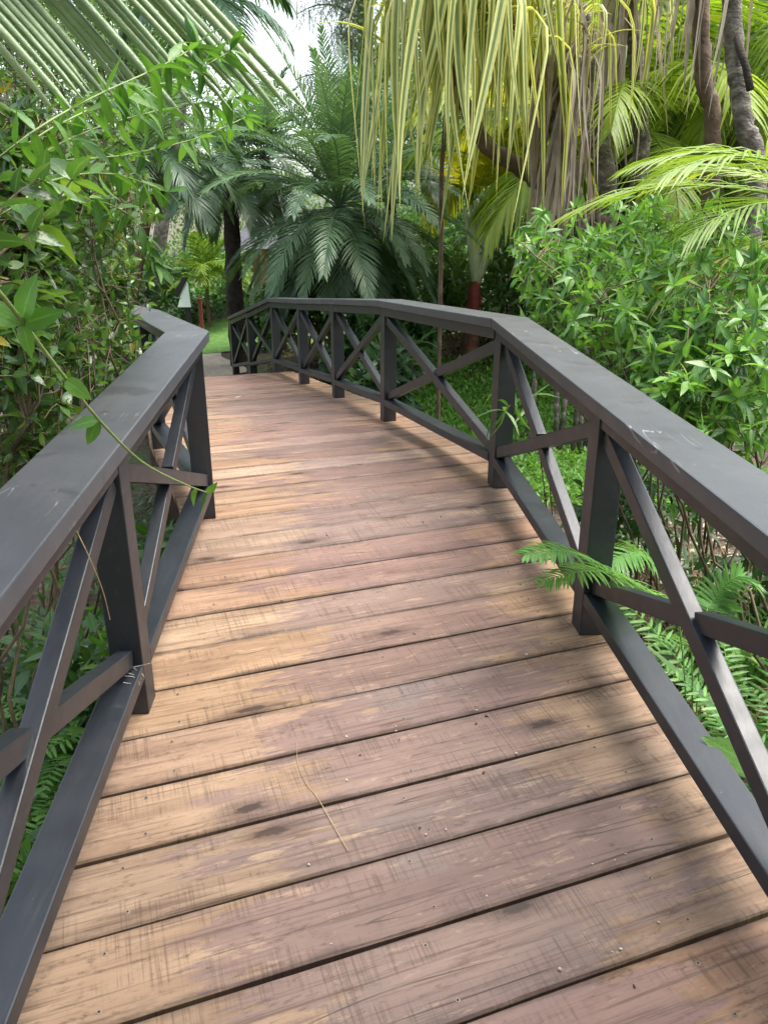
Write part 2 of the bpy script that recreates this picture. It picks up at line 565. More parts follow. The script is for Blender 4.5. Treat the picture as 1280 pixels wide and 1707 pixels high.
M['lf_bright'] = leaf_mat('leaf_bright', [(0.0, (0.035, 0.105, 0.024)), (0.5, (0.075, 0.18, 0.032)), (1.0, (0.14, 0.28, 0.05))], 0.38)
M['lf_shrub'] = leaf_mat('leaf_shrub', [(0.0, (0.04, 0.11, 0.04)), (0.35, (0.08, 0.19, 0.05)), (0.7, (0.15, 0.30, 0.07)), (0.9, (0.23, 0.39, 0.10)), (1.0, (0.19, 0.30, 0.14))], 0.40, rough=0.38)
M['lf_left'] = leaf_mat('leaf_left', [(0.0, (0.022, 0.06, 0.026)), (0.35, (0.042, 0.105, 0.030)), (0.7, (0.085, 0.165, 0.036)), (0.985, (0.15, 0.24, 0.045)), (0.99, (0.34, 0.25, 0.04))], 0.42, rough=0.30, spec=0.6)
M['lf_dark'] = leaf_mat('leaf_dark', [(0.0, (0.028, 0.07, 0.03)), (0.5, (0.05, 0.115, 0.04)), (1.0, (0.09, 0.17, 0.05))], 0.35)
M['lf_far'] = leaf_mat('leaf_far', [(0.0, (0.05, 0.11, 0.045)), (0.5, (0.09, 0.17, 0.06)), (1.0, (0.15, 0.25, 0.075))], 0.45, rib=0)
M['lf_cas'] = leaf_mat('leaf_casuarina', [(0.0, (0.07, 0.10, 0.06)), (0.5, (0.11, 0.145, 0.085)), (1.0, (0.15, 0.19, 0.10))], 0.4, rib=0)
M['lf_date'] = leaf_mat('leaf_date', [(0.0, (0.04, 0.085, 0.045)), (0.5, (0.07, 0.13, 0.066)), (1.0, (0.11, 0.185, 0.085))], 0.32, rough=0.36, spec=0.5)
M['lf_date_blue'] = leaf_mat('leaf_date_pale', [(0.0, (0.05, 0.10, 0.065)), (0.5, (0.075, 0.145, 0.085)), (1.0, (0.11, 0.19, 0.10))], 0.35, rough=0.35)
M['lf_yellow'] = leaf_mat('leaf_yellowgreen', [(0.0, (0.20, 0.27, 0.025)), (0.5, (0.32, 0.36, 0.03)), (1.0, (0.48, 0.44, 0.04))], 0.55, (1.4, 1.25, 0.35))
M['lf_coco'] = leaf_mat('leaf_coconut', [(0.0, (0.10, 0.18, 0.025)), (0.5, (0.17, 0.27, 0.035)), (1.0, (0.28, 0.35, 0.05))], 0.5, (1.3, 1.25, 0.4))
M['lf_areca'] = leaf_mat('leaf_areca', [(0.0, (0.085, 0.17, 0.03)), (0.5, (0.135, 0.24, 0.04)), (0.9, (0.21, 0.29, 0.05)), (1.0, (0.36, 0.29, 0.04))], 0.38)
M['lf_stalk'] = leaf_mat('leaf_folded', [(0.0, (0.11, 0.17, 0.085)), (0.5, (0.17, 0.24, 0.12)), (1.0, (0.25, 0.31, 0.17))], 0.25, rough=0.4, rib=0.2)
M['lf_pand'] = leaf_mat('leaf_pandanus', [(0.0, (0.10, 0.17, 0.055)), (0.5, (0.16, 0.24, 0.075)), (1.0, (0.25, 0.31, 0.10))], 0.38, (1.2, 1.15, 0.5), stripe=(0.66, 0.65, 0.28), rough=0.4)
M['lf_dead'] = leaf_mat('leaf_dead', [(0.0, (0.16, 0.135, 0.11)), (0.5, (0.33, 0.28, 0.23)), (1.0, (0.52, 0.45, 0.35))], 0.25, (1.1, 1.0, 0.8), rough=0.7, rib=0.1)
M['lf_fern'] = leaf_mat('leaf_fern', [(0.0, (0.07, 0.17, 0.045)), (0.5, (0.11, 0.25, 0.06)), (1.0, (0.17, 0.33, 0.075))], 0.38, rough=0.38)
M['lf_dryfern'] = leaf_mat('leaf_dry', [(0.0, (0.06, 0.04, 0.025)), (0.5, (0.15, 0.10, 0.055)), (1.0, (0.30, 0.22, 0.12))], 0.2, rough=0.8, rib=0)
M['lf_grass'] = leaf_mat('leaf_lawn', [(0.0, (0.09, 0.21, 0.04)), (0.5, (0.15, 0.31, 0.06)), (1.0, (0.23, 0.41, 0.09))], 0.4, rib=0)


def ground_mat():
    m, t, N, L = new_mat('ground_soil')
    geo = nd(t, 'ShaderNodeNewGeometry')
    P = geo.outputs['Position']
    n1 = noise(t, P, 2.2, 6, 0.65)
    n2 = noise(t, P, 16.0, 6, 0.7)
    soil = ramp(t, n2, [(0.3, (0.035, 0.025, 0.017)), (0.5, (0.085, 0.06, 0.042)), (0.7, (0.18, 0.13, 0.095))])
    green = ramp(t, n2, [(0.3, (0.03, 0.07, 0.015)), (0.7, (0.08, 0.16, 0.03))])
    col = mixc(t, smoothmap(t, n1, 0.50, 0.62), soil, green)
    b = nd(t, 'ShaderNodeBsdfPrincipled')
    L.new(col, b.inputs['Base Color'])
    b.inputs['Roughness'].default_value = 0.9
    bp = nd(t, 'ShaderNodeBump')
    bp.inputs['Strength'].default_value = 0.9
    bp.inputs['Distance'].default_value = 0.05
    L.new(n2, bp.inputs['Height'])
    L.new(bp.outputs[0], b.inputs['Normal'])
    o = nd(t, 'ShaderNodeOutputMaterial')
    L.new(b.outputs[0], o.inputs[0])
    return m


M['ground'] = ground_mat()
M['lawn'] = simple_mat('lawn_turf', (0.05, 0.12, 0.02), (0.11, 0.22, 0.04), 9, 0.9, bump=0.8)

# ------------------------------------------------------------------ bridge frame of reference
TH = R(19.9)
EV = np.array([math.cos(TH), math.sin(TH)])      # along a plank
NV = np.array([-math.sin(TH), math.cos(TH)])     # along the bridge
ZS = [-3, -1, 0, 1, 2.15, 3.0, 3.6, 4.4, 5.4, 6.9, 8.0, 9.5, 10.9, 12.3, 14]
ZZ = [-0.206, -0.128, -0.089, -0.05, -0.005, 0.028, 0.052, 0.03, -0.04, -0.18, -0.29, -0.42, -0.70, -0.97, -1.2]


def sr(x, y):
    return x * NV[0] + y * NV[1], x * EV[0] + y * EV[1]


def zdeck(x, y):
    return float(np.interp(sr(x, y)[0], ZS, ZZ))


def ground_z(x, y):
    x = np.asarray(x, float)
    y = np.asarray(y, float)
    s = x * NV[0] + y * NV[1]
    r = x * EV[0] + y * EV[1] - 1.2
    z = -1.0 - 0.22 * np.exp(-((s - 5.0) / 3.0) ** 2)
    z = z + 0.055 * np.sin(1.3 * x + 0.7 * y) + 0.04 * np.sin(2.9 * y - 1.7 * x + 1.0)
    # near bank the bridge springs from
    z = z + 0.85 / (1 + np.exp((s + 1.2) * 3.0))
    # mulched bank beyond the lawn on the right
    z = z + 0.62 * np.exp(-(((x - 1.4) / 2.6) ** 2 + ((y - 12.6) / 1.5) ** 2))
    # keep clear of the far landing
    k = np.exp(-((r / 1.4) ** 2)) * np.clip((s - 9.5) / 2.0, 0, 1)
    return z * (1 - k) + k * (-1.03)


# ------------------------------------------------------------------ ground, path, lawn
def ground():
    def axis(lo, hi, fine_lo, fine_hi, step):
        a = np.arange(fine_lo, fine_hi + 1e-6, step)
        l = fine_lo - np.geomspace(step, fine_lo - lo, 14)[::-1]
        h = fine_hi + np.geomspace(step, hi - fine_hi, 14)
        return np.concatenate([l, a, h])
    xs = axis(-300, 300, -9, 12, 0.25)
    ys = axis(-200, 500, -4, 24, 0.25)
    X, Y = np.meshgrid(xs, ys)
    Z = ground_z(X, Y)
    V = np.stack([X.ravel(), Y.ravel(), Z.ravel()], 1)
    nx, ny = len(xs), len(ys)
    i, j = np.meshgrid(np.arange(nx - 1), np.arange(ny - 1))
    a = (j * nx + i).ravel()
    Q = np.stack([a, a + 1, a + 1 + nx, a + nx], 1)
    o = link('ground', make_mesh('ground', V, Q, M['ground']))
    o['kind'] = 'structure'


ground()


def sheet(name, poly_fn, mat, lift, us, vs):
    U, W = np.meshgrid(us, vs)
    XY = poly_fn(U.ravel(), W.ravel())
    Z = ground_z(XY[:, 0], XY[:, 1]) + lift
    n, m_ = len(us), len(vs)
    i, j = np.meshgrid(np.arange(n - 1), np.arange(m_ - 1))
    a = (j * n + i).ravel()
    Q = np.stack([a, a + 1, a + 1 + n, a + n], 1)
    o = link(name, make_mesh(name, np.column_stack([XY, Z]), Q, mat))
    o['kind'] = 'structure'
    return o


def path_xy(u, v):     # v metres past the bridge end, u across
    s = 12.45 + v
    r = 1.25 + u * (0.95 + 0.08 * np.sin(v * 3)) - 0.05 * v ** 2 * 0.3
    return np.stack([s * NV[0] + r * EV[0], s * NV[1] + r * EV[1]], 1)


sheet('path', path_xy, M['path'], 0.02, np.linspace(-1, 1, 9), np.linspace(0, 2.2, 12))


def lawn_far_xy(u, v):
    s = 14.7 + v
    r = 0.6 + u * (3.2 + 0.3 * np.sin(v * 2.2))
    return np.stack([s * NV[0] + r * EV[0], s * NV[1] + r * EV[1]], 1)


sheet('lawn', lawn_far_xy, M['lawn'], 0.02, np.linspace(-1, 1, 25), np.linspace(0, 4.5, 20))


def lawn_side_xy(u, v):
    x = 1.35 + u * (2.0 + 0.35 * np.sin(v * 1.9))
    y = 7.2 + v
    return np.stack([x, y], 1)


sheet('lawn', lawn_side_xy, M['lawn'], 0.02, np.linspace(-1, 1, 25), np.linspace(0, 4.2, 22))


# ------------------------------------------------------------------ footbridge
bridge = thing('footbridge', 'arched timber footbridge with reddish brown planks and charcoal cross-braced railings', 'bridge', (0, 0, 0))


def box_mesh(name, V8, mat, bev=0.004):
    """V8: bottom ring 0-3, top ring 4-7"""
    bm = bmesh.new()
    vs = [bm.verts.new([float(c) for c in v]) for v in V8]
    for q in ((3, 2, 1, 0), (4, 5, 6, 7), (0, 1, 5, 4), (1, 2, 6, 5), (2, 3, 7, 6), (3, 0, 4, 7)):
        bm.faces.new([vs[i] for i in q])
    if bev:
        bmesh.ops.bevel(bm, geom=list(bm.edges), offset=bev, segments=2, profile=0.6, affect='EDGES')
    bmesh.ops.recalc_face_normals(bm, faces=bm.faces)
    me = bpy.data.meshes.new(name)
    bm.to_mesh(me)
    bm.free()
    me.materials.append(mat)
    return me


def local_obj(name, V8, mat, parent, bev=0.004, origin=None):
    V8 = np.asarray(V8, float)
    o0 = V8.mean(0) if origin is None else np.asarray(origin)
    me = box_mesh(name, V8 - o0, mat, bev)
    return link(name, me, parent, o0)


def beam(name, p0, p1, wid, hgt, parent, mat, bev=0.004):
    """box from p0 to p1 (centre line), hgt in the vertical plane, wid horizontally"""
    p0 = np.asarray(p0, float)
    p1 = np.asarray(p1, float)
    d = nrm(p1 - p0)
    side = nrm(np.cross(d, [0, 0, 1.0]))
    up = np.cross(side, d)
    V = []
    for uz in (-1, 1):
        for (p, q) in ((p0, -1), (p0, 1), (p1, 1), (p1, -1)):
            V.append(p + side * q * wid / 2 + up * uz * hgt / 2)
    return local_obj(name, V, mat, parent, bev)


# deck edges in (s, r)
ERs, ERr = [-3, 2.14, 3.0, 3.9, 5.4, 7.0, 13.0], [0.20, 1.66, 1.90, 2.13, 2.23, 2.27, 2.22]
ELs, ELr = [-3, 2.17, 3.62, 5.1, 13.0], [-1.66, -0.13, 0.30, 0.28, 0.30]
PITCHP, PW, PT = 0.2185, 0.2095, 0.04
s0 = 1.418 - PITCHP * 16      # a joint falls at s = 1.418
planks = []
for i in range(72):
    sc = s0 + PITCHP * (i + 0.5)
    if sc > 12.4:
        break
    rl = np.interp(sc, ELs, ELr) + rng.normal(0, 0.006)
    rr_ = np.interp(sc, ERs, ERr) + rng.normal(0, 0.008)
    rm, half = (rl + rr_) / 2, (rr_ - rl) / 2
    cx, cy = sc * NV[0] + rm * EV[0], sc * NV[1] + rm * EV[1]
    z0, z1 = np.interp(sc - PW / 2, ZS, ZZ), np.interp(sc + PW / 2, ZS, ZZ)
    slope = math.atan2(z1 - z0, PW)
    zc = (z0 + z1) / 2 + rng.normal(0, 0.0013)
    # local: x along plank, y along the bridge, z up
    k = 9
    bm = bmesh.new()
    prof = [(-PW / 2, -PT), (PW / 2, -PT), (PW / 2, -0.005), (PW / 2 - 0.005, 0.0), (-PW / 2 + 0.005, 0.0), (-PW / 2, -0.005)]
    wob = rng.normal(0, 0.0012, k)
    rings = []
    for a in range(k):
        xx = -half + 2 * half * a / (k - 1)
        rings.append([bm.verts.new((xx, py + wob[a] + (rng.normal(0, 0.0006) if pz > -0.02 else 0), pz + rng.normal(0, 0.0004))) for py, pz in prof])
    for a in range(k - 1):
        for b in range(6):
            bm.faces.new((rings[a][b], rings[a][(b + 1) % 6], rings[a + 1][(b + 1) % 6], rings[a + 1][b]))
    bm.faces.new(rings[0][::-1])
    bm.faces.new(rings[-1])
    bmesh.ops.recalc_face_normals(bm, faces=bm.faces)
    me = bpy.data.meshes.new('plank')
    bm.to_mesh(me)
    bm.free()
    me.materials.append(M['plank'])
    mw = Matrix.Translation((cx, cy, zc)) @ Matrix.Rotation(TH + rng.normal(0, 0.0012), 4, 'Z') @ Matrix.Rotation(slope + rng.normal(0, 0.004), 4, 'X')
    o = link('plank', me, bridge, mw=mw)
    planks.append((o, sc, half, rm))

# screws on the planks near enough to show them
bm = bmesh.new()
bmesh.ops.create_cone(bm, cap_ends=True, segments=10, radius1=0.0062, radius2=0.0048, depth=0.0016)
scr_me = bpy.data.meshes.new('screw')
bm.to_mesh(scr_me)
bm.free()
scr_me.materials.append(M['screw'])
bm = bmesh.new()
bmesh.ops.create_cone(bm, cap_ends=True, segments=8, radius1=0.0028, radius2=0.0028, depth=0.0008)
rec_me = bpy.data.meshes.new('screw_recess')
bm.to_mesh(rec_me)
bm.free()
rec_me.materials.append(M['screwhole'])
scr_all = scr_me.copy()
bm = bmesh.new()
bm.from_mesh(scr_me)
nv = len(bm.faces)
bm.from_mesh(rec_me)
bm.faces.ensure_lookup_table()
newv = set()
for f in bm.faces[nv:]:
    f.material_index = 1
    newv.update(f.verts)
for v in newv:
    v.co.z += 0.0008
bm.to_mesh(scr_all)
bm.free()
scr_all.materials.append(M['screwhole'])
for o, sc, half, rm in planks:
    if 0.6 < sc < 5.0:
        for xx in (-half + 0.24, 0.05, half - 0.26):
            for yy in (-0.062, 0.064):
                link('screw', scr_all, o, (xx + rng.normal(0, 0.012), yy + rng.normal(0, 0.008), 0.0006))

# posts: inner near corners measured on the deck
PR = [(0.97, -0.45), (0.84, 1.04), (0.71, 2.53), (0.58, 3.99), (0.0, 5.76), (-0.45, 7.16), (-0.88, 8.35), (-1.33, 9.60), (-1.85, 10.95), (-2.33, 12.25)]
PL = [(-0.54, -0.95), (-0.63, 0.55), (-0.72, 2.05), (-0.81, 3.56), (-1.42, 5.02), (-1.95, 6.45), (-2.42, 7.80), (-2.92, 9.15), (-3.40, 10.50), (-3.88, 11.80)]
PWID = 0.096
H_POST, H_CAP = 0.838, 0.885


def railing(corners, side, front_first):
    c = np.array(corners, float)
    n = len(c)
    seg = nrm(np.diff(c, axis=0))
    tan = nrm(np.vstack([seg[:1], seg[:-1] + seg[1:], seg[-1:]]))
    out = np.stack([tan[:, 1], -tan[:, 0]], 1) * side        # outward
    z = np.array([zdeck(*p) for p in c])
    cen = c + out * PWID / 2 + tan * PWID / 2 * 1.0
    zc = np.array([zdeck(*p) for p in cen])
    for i in range(n):
        V = []
        jit = rng.normal(0, 0.002, 2)
        for zz in (zc[i] + 0.0015, zc[i] + H_POST):
            for a, b in ((-1, -1), (1, -1), (1, 1), (-1, 1)):
                q = cen[i] + tan[i] * a * PWID / 2 + out[i] * b * PWID / 2 * side + (jit if zz > zc[i] + 0.5 else 0)
                V.append((q[0], q[1], zz))
        local_obj('post', V, M['paint'], bridge, 0.004)
    # cap boards, mitred over the posts
    cw_in, cw_out = -0.035 - PWID / 2, 0.060 + PWID / 2
    miter = np.array([1 / max(0.5, float(np.dot(out[i], np.array([seg[min(i, n - 2)][1], -seg[min(i, n - 2)][0]]) * side))) for i in range(n)])
    for i, k in [(0, 3)] + [(q, q + 1) for q in range(3, n - 1)]:
        V = []
        gap = seg[i] * 0.0012
        for h0 in (H_POST + 0.001, H_CAP):
            for j, q, g in ((i, cw_in, gap), (i, cw_out, gap), (k, cw_out, -gap), (k, cw_in, -gap)):
                p = cen[j] + out[j] * q * miter[j] + g
                V.append((p[0], p[1], zc[j] + h0))
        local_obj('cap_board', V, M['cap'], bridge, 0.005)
    for i in range(n - 1):
        # apron under the cap, bottom rail, braces
        d2 = seg_c = nrm(cen[i + 1] - cen[i])
        o2 = np.array([d2[1], -d2[0]]) * side
        A = np.array([*(cen[i] + d2 * (PWID / 2 + 0.001)), zc[i]])
        B = np.array([*(cen[i + 1] - d2 * (PWID / 2 + 0.001)), zc[i + 1]])
        inn = np.array([*(o2 * -0.026), 0])
        beam('apron_board', A + inn + [0, 0, H_POST - 0.031], B + inn + [0, 0, H_POST - 0.031], 0.042, 0.060, bridge, M['paint'])
        ctr = np.array([*(o2 * -0.002), 0])
        beam('bottom_rail', A + ctr + [0, 0, 0.150], B + ctr + [0, 0, 0.150], 0.092, 0.046, bridge, M['paint'])
        lo, hi = 0.173 + 0.026, H_POST - 0.062 - 0.026
        a_lo, a_hi = A + ctr + [0, 0, lo], A + ctr + [0, 0, hi]
        b_lo, b_hi = B + ctr + [0, 0, lo], B + ctr + [0, 0, hi]
        e = np.array([*d2, 0]) * 0.004
        up_first = (i % 2 == 0) == front_first
        f0, f1 = (a_lo, b_hi) if up_first else (a_hi, b_lo)
        g0, g1 = (a_hi, b_lo) if up_first else (a_lo, b_hi)
        fo = np.array([*(o2 * -0.010), 0])
        go = np.array([*(o2 * 0.002), 0])
        beam('brace', f0 + fo + e, f1 + fo - e, 0.046, 0.056, bridge, M['paint'])
        mid0, mid1 = (g0 + g1) / 2, (g0 + g1) / 2
        dd = nrm(g1 - g0)
        beam('brace', g0 + go + e, mid0 + go - dd * 0.031, 0.044, 0.054, bridge, M['paint'])
        beam('brace', mid1 + go + dd * 0.031, g1 + go - e, 0.044, 0.054, bridge, M['paint'])
    return cen, zc, out


cR, zR, oR = railing(PR, 1, False)
cL, zL, oL = railing(PL, -1, False)

# bearers and piles below the planks
for (ss, r_off, es, er) in ((ERs, -0.18, ERs, ERr), (ELs, 0.18, ELs, ELr)):
    st = np.arange(-1.6, 12.3, 1.55)
    for a, b in zip(st[:-1], st[1:]):
        ra, rb = np.interp(a, es, er) + r_off, np.interp(b, es, er) + r_off
        pa = np.array([a * NV[0] + ra * EV[0], a * NV[1] + ra * EV[1], np.interp(a, ZS, ZZ) - PT - 0.085])
        pb = np.array([b * NV[0] + rb * EV[0], b * NV[1] + rb * EV[1], np.interp(b, ZS, ZZ) - PT - 0.085])
        beam('bearer', pa, pb, 0.07, 0.15, bridge, M['bearer'])
        if a > 0:
            g = float(ground_z(pa[0], pa[1]))
            if pa[2] - 0.08 - g > 0.12:
                V = [(pa[0] + x, pa[1] + y, zz) for zz in (g - 0.15, pa[2] - 0.077) for x, y in ((-.07, -.07), (.07, -.07), (.07, .07), (-.07, .07))]
                local_obj('pile', V, M['bearer'], bridge)


# ------------------------------------------------------------------ plant builders
def leaf_proto(widths, fold=0.25, curl=0.25, twist=0.0, xs=(0, 0.18, 0.42, 0.7, 1.0)):
    xs = np.array(xs, float)
    wd = np.array(widths, float)
    z = -curl * xs ** 2
    V, A = [], []
    for x, w_, zz in zip(xs, wd, z):
        for a in (-1, 0, 1):
            tw = twist * x
            y, dz = a * w_ * math.cos(tw), abs(a) * w_ * fold + a * w_ * math.sin(tw)
            V.append((x, y, zz + dz))
            A.append(a)
    k = len(xs)
    i = np.arange(k - 1) * 3
    Q = np.concatenate([np.stack([i, i + 1, i + 4, i + 3], 1), np.stack([i + 1, i + 2, i + 5, i + 4], 1)])
    return np.array(V), Q, np.array(A, float)


LANCE = [leaf_proto((0.015, 0.11, 0.155, 0.11, 0.004), f, c, t) for f, c, t in ((0.25, 0.15, 0.2), (0.4, 0.45, -0.3), (0.15, 0.3, 0.1), (0.3, -0.08, 0.35))]
OVAL = [leaf_proto((0.02, 0.20, 0.25, 0.18, 0.004), f, c, t) for f, c, t in ((0.2, 0.2, 0.2), (0.35, 0.5, -0.25), (0.12, 0.3, 0.1), (0.25, 0.0, 0.3))]
NARROW = [leaf_proto((0.01, 0.055, 0.07, 0.05, 0.003), f, c, t) for f, c, t in ((0.3, 0.3, 0.3), (0.4, 0.7, -0.3), (0.2, 0.1, 0.1), (0.3, 0.45, 0.5))]
HEART = [leaf_proto((0.18, 0.42, 0.36, 0.17, 0.004), f, c, t) for f, c, t in ((0.2, 0.3, 0.1), (0.3, 0.5, -0.2))]
_kite = (np.array([(0, 0, 0), (0.45, -0.2, 0.05), (1, 0, -0.1), (0.45, 0.2, 0.05)], float), np.array([(0, 1, 2, 3)]), np.zeros(4))
KITE = [_kite]
_needle = (np.array([(0, -0.012, 0), (1, -0.008, -0.1), (1, 0.008, -0.1), (0, 0.012, 0)], float), np.array([(0, 1, 2, 3)]), np.zeros(4))
NEEDLE = [_needle]


def join_leaves(protos, pos, rot, size):
    """joined (V,Q,T,A) of many leaves"""
    N = len(pos)
    mb = MB()
    which = rng.integers(0, len(protos), N)
    tint = rng.random(N)
    for p, (V, Q, A) in enumerate(protos):
        ix = np.nonzero(which == p)[0]
        if not len(ix):
            continue
        W = np.einsum('nij,vj->nvi', rot[ix], V) * size[ix, None, None] + pos[ix, None, :]
        QQ = (Q[None] + (np.arange(len(ix)) * len(V))[:, None, None]).reshape(-1, 4)
        mb.add(W.reshape(-1, 3), QQ, np.repeat(tint[ix], len(V)), np.tile(A, len(ix)))
    return mb


_pm = {}


def proto_meshes(key, protos, mat):
    k = (key, mat.name)
    if k not in _pm:
        _pm[k] = [make_mesh('leaf_blade', V, Q, mat, np.zeros(len(V)), A) for V, Q, A in protos]
    return _pm[k]


def put_leaves(root, base, key, protos, mat, pos, rot, size, nobj=300, name='leaf', min_px=11.0):
    base = np.asarray(base, float)
    pos, size = np.asarray(pos, float), np.asarray(size, float)
    px, py, zc = project(pos)
    scr = FPX * size / np.maximum(zc, 0.2)
    inside = (px > -40) & (px < 1320) & (py > -40) & (py < 1740) & (zc > 0.3)
    scr = np.where(inside, scr, 0)
    order = np.argsort(-scr)
    pick = [i for i in order[:nobj] if scr[i] > min_px]
    mset = set(pick)
    meshes = proto_meshes(key, protos, mat)
    for i in pick:
        mw = Matrix.Identity(4)
        r3 = rot[i] * size[i]
        for a in range(3):
            for b in range(3):
                mw[a][b] = r3[a, b]
            mw[a][3] = pos[i, a] - base[a]
        link(name, meshes[random.randrange(len(meshes))], root, mw=mw)
    rest = np.array([i for i in range(len(pos)) if i not in mset], int)
    if len(rest):
        mb = join_leaves(protos, pos[rest] - base, rot[rest], size[rest])
        o = link('foliage', mb.mesh('foliage', mat), root)
        if pick:
            o['kind'] = 'stuff'


def stem_leaves(path, t0, n, dirs_out=0.8, up=0.15, size=0.1, whorl=0, sj=0.25):
    """leaf positions and directions along a stem"""
    path = np.asarray(path)
    k = len(path)
    tt = np.sort(rng.uniform(t0, 1.0, n))
    f = tt * (k - 1)
    i = np.minimum(f.astype(int), k - 2)
    P = path[i] + (path[i + 1] - path[i]) * (f - i)[:, None]
    T = nrm(path[i + 1] - path[i])
    ang = np.arange(n) * 2.4 + rng.uniform(0, 6)
    a = nrm(np.cross(T, [0.11, 0.23, 1.0]))
    b = np.cross(T, a)
    D = T * 0.45 + (a * np.cos(ang)[:, None] + b * np.sin(ang)[:, None]) * dirs_out + np.array([0, 0, up]) + rng.normal(0, 0.15, (n, 3))
    S = size * rng.uniform(1 - sj, 1 + sj, n)
    if whorl:
        tip = path[-1]
        t = nrm(path[-1] - path[-2])
        a = nrm(np.cross(t, [0.11, 0.23, 1.0]))
        b = np.cross(t, a)
        an = np.linspace(0, 2 * math.pi, whorl, endpoint=False) + rng.uniform(0, 1)
        D2 = t * rng.uniform(0.15, 0.6) + (a * np.cos(an)[:, None] + b * np.sin(an)[:, None]) + rng.normal(0, 0.12, (whorl, 3))
        P = np.vstack([P, np.repeat(tip[None], whorl, 0)])
        D = np.vstack([D, D2])
        S = np.concatenate([S, size * rng.uniform(0.8, 1.2, whorl)])
    return P, nrm(D), S


def bush(name, label, cat, base, blobs, nst, key, protos, lmat, size, per, group=None, nobj=300, whorl=0, smat='twig', t0=0.45,
         spread=0.25, srad=0.006, arch=0.3, up=0.15, roll=0.45, twigs=0, min_px=11.0, wob=0.012, clamp=None, mdiv=8):
    base = np.asarray(base, float)
    root = thing(name, label, cat, base, group)
    wts = np.array([b[2] for b in blobs], float)
    wts /= wts.sum()
    P, D, S = [], [], []
    mb = MB()
    mains = []
    for q in range(max(6, nst // mdiv)):
        c, rad, _ = blobs[q % len(blobs)]
        tgt = np.asarray(c) + rng.normal(0, 0.45, 3) * np.asarray(rad)
        b0 = base + np.array([rng.normal(0, spread), rng.normal(0, spread), 0])
        if clamp is not None:
            b0[0] = min(b0[0], clamp(b0[1]) - 0.1)
        b0[2] = ground_z(b0[0], b0[1]) - 0.04
        ctrl = b0 * 0.5 + tgt * 0.5 + np.array([rng.normal(0, 0.15), rng.normal(0, 0.15), arch * abs(tgt[2] - b0[2])])
        path = bez(b0, ctrl, tgt, 12)
        path[1:-1] += rng.normal(0, wob * 1.2, path[1:-1].shape)
        if clamp is not None:
            path[:, 0] = np.minimum(path[:, 0], clamp(path[:, 1]) - 0.03)
        mains.append(path)
        mb.tube(path - base, np.linspace(srad * 1.5, srad * 0.6, 12), 5, rng.random(), cap=False)
    for q in range(nst):
        c, rad, _ = blobs[rng.choice(len(blobs), p=wts)]
        v = nrm(rng.normal(0, 1, 3)) * rng.random() ** 0.38
        tgt = np.asarray(c) + v * np.asarray(rad)
        # grow from the closest of a few sampled points on the main stems
        cand = np.array([mm[rng.integers(5, 12)] for mm in mains])
        cost = np.linalg.norm(cand - tgt, axis=1) + np.maximum(0, cand[:, 2] - tgt[2]) * 0.8
        b0 = cand[np.argmin(cost)]
        ctrl = b0 * 0.5 + tgt * 0.5 + np.array([rng.normal(0, 0.06), rng.normal(0, 0.06), 0.10])
        path = bez(b0, ctrl, tgt, 7)
        path[1:-1] += rng.normal(0, wob, path[1:-1].shape)
        if clamp is not None:
            path[:, 0] = np.minimum(path[:, 0], clamp(path[:, 1]))
        mb.tube(path - base, np.linspace(srad * 0.6, srad * 0.25, 7), 4, rng.random(), cap=False)
        p, d, s_ = stem_leaves(path, t0, per, size=size, whorl=whorl, up=up)
        P.append(p), D.append(d), S.append(s_)
        for _ in range(twigs):
            st = path[rng.integers(0, 6)]
            en = st + rng.normal(0, 0.10, 3) + np.array([0, 0, 0.03])
            if clamp is not None:
                en[0] = min(en[0], clamp(en[1]))
            mb.tube(bez(st, (st + en) / 2 + rng.normal(0, 0.02, 3), en, 4) - base, np.linspace(srad * 0.4, srad * 0.15, 4), 4, rng.random(), cap=False)
    P, D, S = np.vstack(P), np.vstack(D), np.concatenate(S)
    link('stems', mb.mesh('stems', M[smat]), root)
    put_leaves(root, base, key, protos, M[lmat], P, frames(D, roll), S, nobj, min_px=min_px)
    return root


